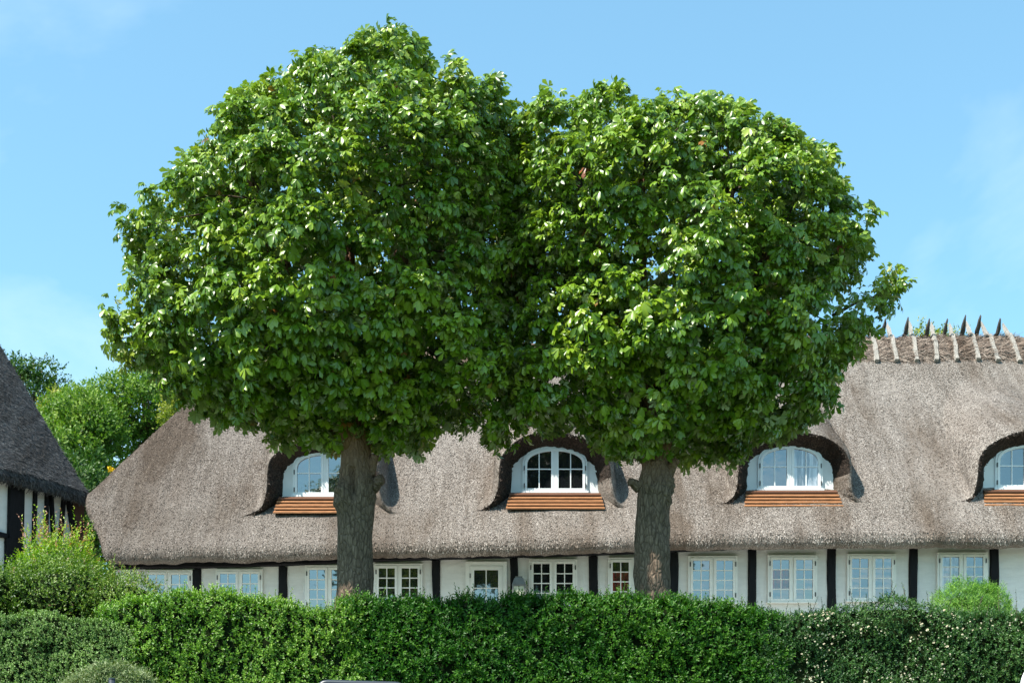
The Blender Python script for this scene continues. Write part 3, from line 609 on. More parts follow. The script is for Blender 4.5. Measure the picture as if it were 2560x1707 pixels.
nroof = obj('thatch_roof', V, F, M['thatch_old'], nh, smooth=True)
straw_on('straw_ends', V, F, 30000, M['straw_old'], nroof, L=(.06, .14), facing=(.8, -.6, .5), keep=lambda c: (c[:, 0] > -13.5) * 1.0, seed=8)
WB = Cn + nin * 0.32
def wpt(px, py, off=0.0):                       # where a pixel's ray meets the neighbour's wall plane
    o2 = WB - nin * off; kx = (px - 1280) / F_PX; # point = (kx*Y, Y): solve ((kx*Y,Y)-o2).nin = 0
    Y = (o2 @ nin) / (kx * nin[0] + nin[1]); return P(px, py, Y)
wall_c = [WB + un * -13.5, WB + un * -0.12]
z1 = ZLIP + .25; MB().add([(wall_c[0][0], wall_c[0][1], 4.4), (wall_c[1][0], wall_c[1][1], 4.4), (wall_c[1][0], wall_c[1][1], z1), (wall_c[0][0], wall_c[0][1], z1)], [(0, 1, 2, 3)]).obj('wall', M['plaster'], nh)
e2 = wall_c[1] + nin * 9.2
MB().add([(wall_c[1][0], wall_c[1][1], 4.4), (e2[0], e2[1], 4.4), (e2[0], e2[1], z1), ((wall_c[1] + nin * 4.7)[0], (wall_c[1] + nin * 4.7)[1], z1 + 6.0), (wall_c[1][0], wall_c[1][1], z1)], [(0, 1, 2, 3, 4)]).obj('gable_wall', M['plaster'], nh)
def npost(pxt, pyt, pxb, pyb, wpx, name='post', m='tar', seed=0, depth=.16):
    a = wpt(pxt, pyt, .02); b = wpt(pxb, pyb, .02); t = unit(b - a); wd = wpx / F_PX * a[1] / max(abs(un[0]) + .45, .3)
    s = np.array([un[0], un[1], 0]); o3 = -np.array([nin[0], nin[1], 0]) * depth / 2
    vs = []
    for q, c in ((1, a), (1, b)):
        for e in (-1, 1):
            for g in (-1, 1): vs.append(c + s * e * wd / 2 + o3 * g)
    return obj(name, vs, [(0, 1, 3, 2), (4, 6, 7, 5), (0, 4, 5, 1), (2, 3, 7, 6), (0, 2, 6, 4), (1, 5, 7, 3)], M[m], nh)
npost(39, 1200, 33, 1480, 40); npost(86, 1215, 79, 1480, 6); npost(115, 1225, 110, 1480, 5.5); npost(125, 1225, 134, 1400, 6, 'brace')
npost(158, 1235, 147, 1360, 6.5, 'brace'); npost(168, 1240, 189, 1370, 12, 'brace')
npost(15, 1345, 14, 1480, 7)
for q in (-70, -190, -330): npost(q, 1190, q - 3, 1480, 14)
a, b = wpt(-60, 1322, .03), wpt(14, 1339, .03); timber('rail', a, b, .12, .14, M['tar'], nh, 5, .004)
# brown boarded end under the verge
a, b, c, d2 = wpt(176, 1250, .05), wpt(212, 1262, .05), wpt(208, 1400, .05), wpt(192, 1400, .05)
bk = np.array([nin[0], nin[1], 0]) * .2
obj('gable_board', [a, b, c, d2, a + bk, b + bk, c + bk, d2 + bk], [(0, 3, 2, 1), (4, 5, 6, 7), (0, 1, 5, 4), (1, 2, 6, 5), (2, 3, 7, 6), (3, 0, 4, 7)], M['brown'], nh)

# ------------------------------------------------------------------ horse chestnut trees
def rotmat(a, n):                               # columns: leaf axis, side, normal
    a = unit(a); n = unit(n - (n * a).sum(-1, keepdims=True) * a); return np.stack([a, np.cross(n, a), n], -1)
def chestnut_leaf(seed, coarse=False):
    r = np.random.RandomState(seed); V = []; F = []; k = r.choice([5, 6, 7], p=[.35, .2, .45]); droop = r.uniform(.15, .85)
    for i in range(k):
        f = (i / (k - 1)) * 2 - 1; ang = f * r.uniform(1.55, 1.95) + r.normal() * .06; L = (1 - .42 * abs(f) ** 1.4) * r.uniform(.9, 1.08)
        dl = droop + r.normal() * .13; d = np.array([math.cos(ang), math.sin(ang), 0]); up = np.array([0, 0, 1.0])
        s = np.array([-math.sin(ang), math.cos(ang), 0]); tw = r.normal() * .22; s = s * math.cos(tw) + up * math.sin(tw)
        p = np.zeros(3); pts = []
        for q, bend in ((.0, 0), (.42, .0), (.36, .20), (.22, .45)):
            p = p + (d * math.cos(dl + bend) - up * math.sin(dl + bend)) * q * L; pts.append(p.copy())
        hw = .215 * L * r.uniform(.9, 1.1); fold = .28 * hw
        b0 = len(V); n_ = np.cross(d * math.cos(dl) - up * math.sin(dl), s); n_ = n_ / np.linalg.norm(n_)
        if coarse:
            mm = pts[1] * .25 + pts[2] * .75; V += [pts[0], mm - s * hw + n_ * fold, mm, mm + s * hw + n_ * fold, pts[3]]
            F += [(b0 + x, b0 + y, b0 + z) for x, y, z in ((0, 2, 1), (0, 3, 2), (1, 2, 4), (2, 3, 4))]; continue
        V += [pts[0], pts[1] - s * hw * .62 + n_ * fold * .6, pts[1], pts[1] + s * hw * .62 + n_ * fold * .6, pts[2] - s * hw + n_ * fold, pts[2], pts[2] + s * hw + n_ * fold, pts[3]]
        F += [(b0 + x, b0 + y, b0 + z) for x, y, z in ((0, 2, 1), (0, 3, 2), (1, 2, 5), (1, 5, 4), (2, 3, 6), (2, 6, 5), (4, 5, 7), (5, 6, 7))]
    # make the upper side the front face
    V = np.array(V); F = np.array(F); nz_ = np.cross(V[F[:, 1]] - V[F[:, 0]], V[F[:, 2]] - V[F[:, 0]])[:, 2]
    if nz_.sum() < 0: F = F[:, ::-1]
    return V, F
NLV = 22
LEAVES = [chestnut_leaf(700 + i) for i in range(NLV)] + [chestnut_leaf(700 + i, True) for i in range(NLV)]
def leaf_batch(pos, R, scale, var, tint_):
    Vs, Fs, Ts, off = [], [], [], 0
    for k, (lv, lf) in enumerate(LEAVES):
        s = np.where(var == k)[0]
        if not len(s): continue
        W = np.einsum('nij,vj->nvi', R[s], lv) * scale[s][:, None, None] + pos[s][:, None, :]
        Vs.append(W.reshape(-1, 3)); Fs.append((lf[None] + (np.arange(len(s)) * len(lv))[:, None, None]).reshape(-1, 3) + off); off += len(s) * len(lv)
        Ts.append(np.repeat(tint_[s], len(lv)))
    return np.concatenate(Vs), np.concatenate(Fs), np.concatenate(Ts)
YT = 20.4
def chestnut(name, label, axis_px, base_z, outline, cpx, cpy, depth, n_out, seed, trunk_fn, sprig=None):
    r = np.random.RandomState(seed); tx = PX(axis_px, YT)
    rt = root(name, (tx, YT, base_z), label, 'tree', 'clipped horse chestnut trees behind the hedge')
    c0 = P(cpx, cpy, YT); ol = np.array(outline, float); vx = (ol[:, 0] - cpx) / F_PX * YT; vz = (cpy - ol[:, 1]) / F_PX * YT
    th = np.arctan2(vz, vx); rr = np.hypot(vx, vz); o_ = np.argsort(th); th, rr = th[o_], rr[o_]
    th = np.concatenate([th - 6.28318, th, th + 6.28318]); rr = np.tile(rr, 3)
    Rf = lambda t: np.interp(t, th, rr)
    tgt = rr.copy() * F_PX / YT; K = len(ol)
    for _ in range(5):                          # the crown bulges towards the street: fit its real outline, not its middle section
        d = unit(np.random.RandomState(5).normal(size=(24000, 3))); t = np.arctan2(d[:, 2], d[:, 0]); rad = np.hypot(d[:, 0], d[:, 2])
        q = c0 + d / np.sqrt((rad / Rf(t)) ** 2 + (d[:, 1] / depth) ** 2)[:, None]
        ex, ez = q[:, 0] / q[:, 1] * F_PX + 1280 - cpx, cpy - (HOR - (q[:, 2] - CAMZ) / q[:, 1] * F_PX); ta, ra = np.arctan2(ez, ex), np.hypot(ex, ez)
        for k in range(K):
            w2 = np.abs((ta - th[K + k] + 3.14159) % 6.28318 - 3.14159) < .05
            if w2.any(): rr[[k, K + k, 2 * K + k]] *= np.clip(tgt[K + k] / ra[w2].max(), .8, 1.2)
    # shoots on and under the crown's surface
    d = unit(r.normal(size=(n_out * 5, 3))); t = np.arctan2(d[:, 2], d[:, 0]); rad = np.hypot(d[:, 0], d[:, 2])
    Rr = Rf(t); D = depth * (0.9 + 0.1 * np.sin(3 * t)); l = 1 / np.sqrt((rad / Rr) ** 2 + (d[:, 1] / D) ** 2)
    keep = r.rand(len(d)) < (l / l.max()) ** 2 * np.where(d[:, 1] < 0.35, 1.0, 0.6); d, l, t = d[keep][:n_out], l[keep][:n_out], t[keep][:n_out]
    surf = d * l[:, None]; lob = snoise(surf, 1.5, seed); lo2 = snoise(surf, 3.6, seed + 1)
    shell = np.where(r.rand(len(d)) < .60, 1.0 - .08 * r.rand(len(d)), 0.50 + .38 * r.rand(len(d)))
    fac = shell * (1 - .02 * np.clip(-lob - .1, 0, 1.2) - .03 * np.clip(-lo2, 0, 1.2)) - .15 / np.maximum(l, 1)
    nb = 105 if n_out > 2000 else 88; bi = r.choice(len(d), nb, replace=False)
    for _ in range(6):                          # spread the boughs evenly over the crown
        near = np.argmin(((surf[:, None] - surf[bi][None]) ** 2).sum(2), 1)
        bi = np.array([np.argmin(((surf - surf[near == k].mean(0)) ** 2).sum(1)) if (near == k).any() else bi[k] for k in range(nb)])
    bp = surf[bi] + r.normal(size=(nb, 3)) * .12; near = np.argmin(((surf[:, None] - bp[None]) ** 2).sum(2), 1); dl = surf - bp[near]; bsz = r.uniform(.8, 1.25, nb)[near]
    fac = fac - (.13 * np.clip(np.linalg.norm(dl, axis=1) / (.75 * bsz), 0, 1.25) ** 2 + .24 * np.clip(-dl[:, 2] / .55, 0, 1) - .06) / l
    ok = (lo2 > -.95) | (shell < .88); c = surf * fac[:, None]; c = c[ok]; dd = d[ok]; sh = shell[ok]; l2 = l[ok]
    o3 = unit(dd * np.array([1, 1.1, 1.0])); nC = len(c)
    if sprig is not None:
        sp = np.array([P(x, y, YT - .2 + .3 * r.normal()) - c0 for x, y in sprig]); c = np.concatenate([c, sp]); o3 = np.concatenate([o3, np.tile(unit([1, -.3, .3]), (len(sp), 1))]); sh = np.concatenate([sh, np.ones(len(sp))]); nC = len(c)
    kk = np.where(sh > .88, 15, 10) + r.randint(-2, 4, nC); ci = np.repeat(np.arange(nC), kk); n = len(ci)
    oc = o3[ci]; up = np.array([0, 0, 1.0])
    pd = unit(oc * .75 + up * .30 + r.normal(size=(n, 3)) * .62)
    pl = r.uniform(.07, .30, n); pos = c[ci] + pd * pl[:, None]
    hz = pd * np.array([1, 1, .25]) + r.normal(size=(n, 3)) * .12; ax = unit(hz - up * r.uniform(.0, .45, n)[:, None])
    nor = unit(up * 1.0 + oc * .30 + pd * .25 + r.normal(size=(n, 3)) * .30)
    # in the lower crown and in the wind the leaves hang and show their flat faces
    low = np.clip(-(pos[:, 2]) / 3.2 + .15, 0, 1); hang = r.rand(n) < (.12 + .6 * low)
    ax = np.where(hang[:, None], unit(pd * np.array([.6, .6, .2]) - up * r.uniform(.5, 1.3, n)[:, None]), ax)
    nor = np.where(hang[:, None], unit(oc * .9 + up * .6 + r.normal(size=(n, 3)) * .28), nor)
    flip = r.rand(n) < .27 * np.clip(pos[:, 2] / 3 + .5, 0, 1.3)
    nor = np.where(flip[:, None], unit(nor * .25 + np.array([-.75, -.55, -.1]) + r.normal(size=(n, 3)) * .3), nor)
    R = rotmat(ax, nor); sc = r.uniform(.115, .190, n) * np.where(low > .5, 1.08, .95); var = r.randint(0, NLV, n)
    cl_t = r.uniform(.22, .78, nC); tin = np.clip(cl_t[ci] + r.normal(size=n) * .12, 0.02, .90); tin = np.where(r.rand(n) < .003, r.uniform(.95, 1, n), tin)
    far = (sh[ci] < .88) | (pos[:, 1] > .5) | (r.rand(n) < .75); pos = pos + c0
    # trunk, limbs
    trunk = trunk_fn(rt)
    V, F, T = [], [], 0; top = np.array([tx, YT, PZ(1140, YT)])
    big = np.where(sh > .85)[0]; pick = big[r.choice(len(big), 26, replace=False)]
    lv, lf = [], []
    ends = []
    for i in range(9):
        a_ = i / 9 * 6.283 + r.rand() * .4; e = c0 + np.array([math.cos(a_) * 1.7, math.sin(a_) * 1.5, r.uniform(-.3, 1.9)]); m = (top + e) / 2 + np.array([math.cos(a_), math.sin(a_), -.2]) * .25
        tt = np.linspace(0, 1, 9)[:, None]; path = top * (1 - tt) ** 2 + m * 2 * tt * (1 - tt) + e * tt ** 2 + r.normal(size=(9, 3)) * .02; path[0] = top - np.array([0, 0, .1])
        v_, f_ = tube(path, np.linspace(.13, .05, 9), 8, .06, i); obj('limb', v_, f_, M['bark'], rt, smooth=True); ends += [path[4], path[5], path[6], path[7], path[8]]
    tw = MB()
    for i, pi in enumerate(big[r.choice(len(big), min(110, len(big)), replace=False)]):
        tgt = c[pi] + c0; e = ends[int(np.argmin([np.linalg.norm(tgt - q) for q in ends]))]; m = (e + tgt) / 2 + r.normal(size=3) * .12; tt = np.linspace(0, 1, 6)[:, None]
        v_, f_ = tube(e * (1 - tt) ** 2 + m * 2 * tt * (1 - tt) + tgt * tt ** 2, np.linspace(.020, .006, 6), 5); tw.add(v_, f_)
    if sprig is not None:
        e0, e1 = P(2080, 790, YT), P(2215, 735, YT - .2); v_, f_ = tube([e0, (e0 + e1) / 2 + np.array([0, -.05, .05]), e1], [.03, .02, .008], 6); tw.add(v_, f_)
    br = tw.obj('branches', M['twig'], rt, smooth=True); br['kind'] = 'stuff'
    # the 300 leaves that show largest are objects, the rest one mass
    score = -(pos[:, 1]) + .6 * r.rand(n) + 4 * (sc - .17) + 0.02 * np.clip(-np.abs(pos[:, 0] - c0[0]), -3, 0)
    front = np.argsort(-score)[:300]; rest = np.ones(n, bool); rest[front] = False; var = np.where(far & rest, var + NLV, var)
    V, F, T = leaf_batch(pos[rest], R[rest], sc[rest], var[rest], tin[rest])
    crown = obj('crown', V, F, M['leaf'], rt, org=c0, tint=T, kind='stuff')
    for i in front:
        me = LEAF_ME[var[i]][int(np.clip(tin[i] * 6, 0, 5))]; o = bpy.data.objects.new('leaf', me); COL.objects.link(o); o.parent = crown
        o.matrix_local = Matrix.Translation(Vector(pos[i] - c0)) @ Matrix(R[i].tolist()).to_4x4() @ Matrix.Scale(float(sc[i]), 4)
    return rt
LEAF_ME = [[mesh('leaf', lv, lf, M['leaf'], tint=np.full(len(lv), .15 + .13 * q)) for q in range(6)] for lv, lf in LEAVES[:NLV]]

def trunk_builder(prof, knots, stubs, seed):
    """prof: (py, left px, right px); knots: (px, py, radius m, height m); stubs: cut branch stumps"""
    def fn(rt):
        pr = np.array(prof, float)[::-1]; ny, na_ = 110, 64; pys = np.linspace(pr[-1, 0], pr[0, 0], ny)
        L, Rg = np.interp(pys, pr[:, 0], pr[:, 1]), np.interp(pys, pr[:, 0], pr[:, 2]); an = np.arange(na_) / na_ * 6.28318; V = []
        for py, l_, r_ in zip(pys, L, Rg):
            cx = PX((l_ + r_) / 2, YT); rad = (r_ - l_) / 2 / F_PX * YT - .015; z = PZ(py, YT)
            p = np.stack([cx + np.cos(an) * rad, YT + np.sin(an) * rad, np.full(na_, z)], 1); o = np.stack([np.cos(an), np.sin(an), 0 * an], 1)
            q = p * np.array([1, 1, .35]); h = .018 * snoise(q, 7, seed) + .012 * snoise(q, 17, seed + 1) + .03 * snoise(p, 2.2, seed + 2)
            for kx, ky, kr, kh in knots:
                kc = np.array([PX(kx, YT), 0, PZ(ky, YT)]); dd = np.hypot(p[:, 0] - kc[0], p[:, 2] - kc[2]); fr = o[:, 1] < .35
                g = np.exp(-(dd / kr) ** 2); g2 = np.exp(-(dd / (kr * .3)) ** 2); rim = np.exp(-((dd - kr * .8) / (kr * .22)) ** 2)
                h = h + fr * (kh * g - .7 * abs(kh) * g2 + .35 * kh * rim)
            V.append(p + o * h[:, None])
        V = np.concatenate(V); Fq = [tuple(f) for f in grid_faces(na_, ny, True)] + [tuple(range(na_)), tuple(range(na_ * ny - na_, na_ * ny))[::-1]]
        tr = obj('trunk', V, Fq, M['bark'], rt, smooth=True)
        for (x0, y0, x1, y1, ra, rb) in stubs:
            a_, b_ = P(x0, y0, YT - .05), P(x1, y1, YT - .12); tt = np.linspace(0, 1, 6)[:, None]
            v_, f_ = tube(a_ + (b_ - a_) * tt + np.array([0, 0, 1.0]) * np.sin(tt * 2.5) * .04, np.linspace(ra, rb, 6), 14, .05, int(x0)); obj('branch_stump', v_, f_, M['bark'], rt, smooth=True)
        return tr
    return fn
OUT_L = [(260, 860), (262, 780), (272, 700), (278, 640), (330, 520), (420, 400), (485, 325), (560, 225), (650, 168), (770, 82), (840, 54), (920, 42), (1015, 52), (1090, 110), (1160, 168), (1225, 185), (1290, 250), (1315, 330), (1325, 450), (1330, 600), (1325, 750), (1330, 900), (1325, 1040), (1285, 1115), (1170, 1115), (1060, 1135), (950, 1135), (850, 1135), (780, 1140), (720, 1110), (620, 1105), (560, 1075), (470, 1040), (400, 975), (325, 920)]
OUT_R = [(1262, 300), (1330, 265), (1430, 222), (1500, 222), (1580, 212), (1700, 200), (1800, 212), (1885, 240), (1955, 285), (2015, 335), (2075, 390), (2128, 450), (2168, 520), (2188, 600), (2170, 680), (2172, 760), (2185, 830), (2150, 890), (2105, 950), (2065, 1040), (1990, 1085), (1850, 1140), (1700, 1150), (1600, 1160), (1500, 1140), (1400, 1125), (1295, 1110), (1255, 1010), (1255, 800), (1252, 600), (1255, 420)]
tL = trunk_builder([(1660, 818, 958), (1560, 832, 942), (1480, 837, 935), (1400, 839, 934), (1300, 844, 934), (1255, 842, 936), (1200, 846, 938), (1150, 846, 932), (1090, 850, 925), (1020, 858, 915)],
                   [(856, 1246, .16, .075), (918, 1214, .085, .05), (922, 1241, .065, .04), (887, 1225, .06, -.08), (886, 1212, .055, -.09), (886, 1198, .055, -.09), (885, 1184, .05, -.08), (887, 1238, .055, -.08), (888, 1252, .045, -.06), (870, 1222, .09, .03)], [(928, 1222, 957, 1200, .11, .085), (926, 1190, 938, 1140, .08, .06)], 81)
tR = trunk_builder([(1660, 1568, 1700), (1560, 1580, 1682), (1480, 1587, 1677), (1400, 1584, 1676), (1330, 1584, 1672), (1260, 1587, 1675), (1215, 1588, 1680), (1190, 1598, 1678), (1165, 1606, 1674), (1100, 1610, 1672), (1020, 1618, 1660)],
                   [(1674, 1243, .10, .05), (1676, 1209, .08, .045), (1628, 1290, .05, .025), (1630, 1215, .05, -.05), (1662, 1390, .05, .02), (1640, 1225, .12, .03)], [(1600, 1222, 1573, 1208, .09, .065), (1668, 1195, 1692, 1150, .085, .07)], 85)
chestnut('chestnut_tree', 'taller horse chestnut with domed crown, trunk in front of the first dormer', 889, 2.85, OUT_L, 820, 640, 3.3, 2200, 31, tL)
chestnut('chestnut_tree', 'lower rounder horse chestnut, trunk between the second and third dormers', 1632, 2.85, OUT_R, 1700, 680, 3.0, 1850, 37, tR,
         sprig=[(2195, 735), (2205, 715), (2222, 700), (2215, 745), (2188, 760), (2200, 780), (2230, 712), (2175, 745)])

# ------------------------------------------------------------------ hedges and shrubs
def leaves_mesh(pos, ax, nor, L, W, tin, fine=True):
    n = len(pos); R = rotmat(ax, nor); a, s, m = R[..., 0], R[..., 1], R[..., 2]; L = L[:, None]; W = W[:, None]
    if fine:
        V = np.stack([pos, pos + a * L * .5 - s * W * .5 + m * W * .2, pos + a * L * .5 + s * W * .5 + m * W * .2, pos + a * L - m * L * .12, pos + a * L * .55 - m * W * .05], 1)
        f = np.array([(0, 4, 1), (0, 2, 4), (1, 4, 3), (2, 3, 4)])
    else:
        V = np.stack([pos, pos + a * L * .5 - s * W * .5, pos + a * L * .5 + s * W * .5, pos + a * L], 1); f = np.array([(0, 2, 1), (1, 2, 3)])
    k = V.shape[1]; F = (f[None] + (np.arange(n) * k)[:, None, None]).reshape(-1, 3)
    return V.reshape(-1, 3), F, np.repeat(tin, k)
def sprigs(p, d, l, per, r, leafL, leafW, ref, tbase, tvar=.16, spread=.85, fine=True):
    """leaves in pairs along short stems"""
    n = len(p); i = np.repeat(np.arange(n), per); t = np.tile((np.arange(per) + .6) / per, n); m = len(i)
    dd = d[i]; pos = p[i] + dd * (l[i] * t)[:, None]
    rnd = unit(np.cross(dd, r.normal(size=(n, 3))[i])); ang = np.tile(np.arange(per) * 1.5708 * 1.0, n)
    sd = rnd * np.where(np.tile(np.arange(per), n) % 2 == 0, 1, -1)[:, None]; tw = np.cross(dd, rnd); sd = unit(sd * np.cos(ang / 2)[:, None] + tw * np.sin(ang / 2)[:, None])
    ax = unit(dd * (.55 + .5 * t[:, None]) + sd * spread + r.normal(size=(m, 3)) * .18); nor = unit(dd * .6 + ref[i] * .8 + r.normal(size=(m, 3)) * .35)
    L = r.uniform(*leafL, m) * (1 - .35 * t ** 2); W = L * r.uniform(*leafW, m)
    tin = np.clip(np.repeat(tbase, per) + .22 * (t - .4) + r.normal(size=m) * tvar, 0, 1)
    return leaves_mesh(pos, ax, nor, L, W, tin, fine)
def hedge(name, label, px0, px1, Yf, depth, top, zb, n, mat_, leafL, leafW, seed, per=9, stem=(.10, .20), bumpy=.12, shoots=0, shoot_len=(.2, .4), grp=None, cat='hedge', tb=(.3, .7), holes=0.0):
    r = np.random.RandomState(seed); x0, x1 = PX(px0, Yf), PX(px1, Yf); tp = np.array(top, float); tX = PX(tp[:, 0], Yf); tZ = PZ(tp[:, 1] + 15, Yf)
    zt = lambda X: np.interp(X, tX, tZ)
    rt = root(name, ((x0 + x1) / 2, Yf + depth / 2, zb), label, cat, grp)
    bf = lambda q: bumpy * snoise(q, 2.3, seed) + bumpy * .6 * snoise(q, 6.0, seed + 1)
    nf = int(n * .68); X = r.uniform(x0, x1, n); Y = np.empty(n); Z = np.empty(n); nor = np.zeros((n, 3))
    q = r.rand(n); Z[:nf] = (zb + .25) + (zt(X[:nf]) - zb - .25) * q[:nf]; Y[:nf] = Yf; nor[:nf] = (0, -1, .25)
    edge = np.clip((q[:nf] - .86) / .14, 0, 1); Y[:nf] += .16 * edge ** 2; nor[:nf, 2] += edge * 1.2
    Y[nf:] = Yf + .1 + r.rand(n - nf) ** 1.3 * depth * .85; Z[nf:] = zt(X[nf:]); nor[nf:] = (0, -.15, 1)
    p = np.stack([X, Y, Z], 1); b = bf(p * np.array([1, .6, 1])); nor = unit(nor + r.normal(size=(n, 3)) * .25); p += unit(nor) * b[:, None] - nor * .10
    endd = np.minimum(p[:, 0] - x0, x1 - p[:, 0]); p[:, 1] += .06 * np.exp(-endd / .12)
    d = unit(nor * .75 + np.array([0, 0, .55]) + r.normal(size=(n, 3)) * .45); l = r.uniform(*stem, n)
    tb_ = np.clip(r.uniform(*tb, n) + .16 * snoise(p, 1.6, seed + 3) + .12 * (b / max(bumpy, .01)), .02, .98)
    if holes: ok = snoise(p, 3.0, seed + 5) > -1 + holes; p, d, l, nor, tb_ = p[ok], d[ok], l[ok], nor[ok], tb_[ok]
    V, F, T = sprigs(p, d, l, per, r, leafL, leafW, nor, tb_)
    if shoots:
        X = r.uniform(x0, x1, shoots); Y = Yf + .08 + r.rand(shoots) * depth * .5; ps = np.stack([X, Y, zt(X) + bf(np.stack([X, Y * .6, zt(X)], 1)) - .05], 1)
        ds = unit(np.array([0, -.1, 1.0]) + r.normal(size=(shoots, 3)) * .22); ls = r.uniform(*shoot_len, shoots) * (0.4 + r.rand(shoots))
        V2, F2, T2 = sprigs(ps, ds, ls, 14, r, (leafL[0] * .75, leafL[1] * .85), leafW, np.tile([0, -.6, .6], (shoots, 1)), np.full(shoots, .62))
        F = np.concatenate([F, F2 + len(V)]); V = np.concatenate([V, V2]); T = np.concatenate([T, T2])
        tw = MB()
        for k in range(shoots):
            v_, f_ = tube([ps[k] - ds[k] * .05, ps[k] + ds[k] * ls[k] * .95], [.004, .002], 4); tw.add(v_, f_)
        s_ = tw.obj('stems', M['twig'], rt); s_['kind'] = 'stuff'
    fo = obj('foliage', V, F, mat_, rt, tint=T, kind='stuff')
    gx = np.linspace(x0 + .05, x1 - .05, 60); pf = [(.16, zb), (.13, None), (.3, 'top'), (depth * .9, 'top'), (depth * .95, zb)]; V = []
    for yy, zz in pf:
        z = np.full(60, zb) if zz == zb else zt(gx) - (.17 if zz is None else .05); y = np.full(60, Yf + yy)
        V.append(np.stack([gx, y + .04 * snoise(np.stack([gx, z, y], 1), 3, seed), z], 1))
    obj('light_block_core', np.concatenate(V), grid_faces(60, len(pf)), M['core'], rt, smooth=True)
    return rt, p
YH = 19.4
hedge('hedge', 'sunlit glossy green hedge running from the garden shrubs to the taller chestnut', 235, 905, YH, 1.0, [(200, 1530), (250, 1500), (330, 1478), (450, 1462), (560, 1466), (680, 1476), (790, 1500), (860, 1490), (950, 1480)], 2.6, 3300, M['privet'], (.040, .066), (.44, .60), 501, shoots=160, shoot_len=(.08, .22), bumpy=.07)
hedge('hedge', 'long dark green privet hedge in the shade of both chestnut trees', 845, 1985, YH + .06, 1.1, [(800, 1500), (860, 1484), (960, 1476), (1080, 1482), (1250, 1482), (1400, 1482), (1500, 1488), (1640, 1480), (1760, 1484), (1860, 1496), (1960, 1515), (2000, 1530)], 2.6, 5300, M['privet_shaded'], (.055, .085), (.36, .48), 503, shoots=420, shoot_len=(.10, .26), stem=(.12, .24), tb=(.3, .75), bumpy=.06)
hedge('hedge', 'clipped blue-green hedge of tiny leaves at the left edge', -330, 330, YH - .12, 1.0, [(-340, 1512), (60, 1510), (180, 1514), (260, 1525), (330, 1560)], 2.6, 5200, M['boxleaf'], (.024, .042), (.45, .6), 507, per=10, stem=(.06, .12), bumpy=.07, tb=(.35, .75))
rh, rp = hedge('rose_hedge', 'dark rose hedge dotted with small cream roses', 1900, 2640, YH + .02, 1.2, [(1880, 1560), (1930, 1535), (2000, 1510), (2120, 1500), (2200, 1494), (2280, 1492), (2350, 1502), (2440, 1512), (2560, 1508), (2660, 1505)], 2.6, 4700, M['rose_leaf'], (.028, .050), (.45, .62), 509, per=9, stem=(.08, .16), bumpy=.10, shoots=50, tb=(.3, .7))
hedge('shrub', 'pale grey-green feathery shrub low in front of the blue-green hedge', 150, 385, YH - .75, .6, [(140, 1720), (200, 1672), (250, 1650), (300, 1645), (350, 1668), (390, 1720)], 2.55, 1100, M['olive'], (.05, .085), (.18, .28), 511, per=10, stem=(.12, .22), bumpy=.10, cat='shrub', tb=(.4, .8))
# cream roses
r = np.random.RandomState(77); rose = MB()
for ring, (k, rad, h) in enumerate(((6, .026, .0), (5, .017, .010), (3, .008, .016))):
    for i in range(k):
        a = (i + ring * .5) / k * 6.283; c, s = math.cos(a), math.sin(a); wv = .62 * rad
        rose.add([(c * .003, s * .003, h * .5), (c * rad * .7 - s * wv, s * rad * .7 + c * wv, h + .006), (c * rad, s * rad, h + .010), (c * rad * .7 + s * wv, s * rad * .7 - c * wv, h + .006)], [(0, 1, 2), (0, 2, 3)])
rme = rose.mesh('rose', M['petal']); cand = rp[(rp[:, 1] < YH + .25)]
dens = snoise(cand, 2.0, 91); pxs = 1280 + cand[:, 0] / YH * F_PX; cand = cand[(dens > -.35) & (pxs > 1990) & (r.rand(len(cand)) < np.interp(pxs, [1980, 2050, 2250, 2420, 2600], [.3, 1, 1, .5, .15]))]
sel = r.choice(len(cand), min(280, len(cand)), replace=False)
for i in sel:
    o = bpy.data.objects.new('rose', rme); p = cand[i] + np.array([0, -.13, .04]) + r.normal(size=3) * .02; link(o, rh, p)
    o.rotation_euler = (1.0 + r.normal() * .35, r.normal() * .4, r.rand() * 6.28); o.scale = (.8 * r.uniform(.4, 1.15),) * 3

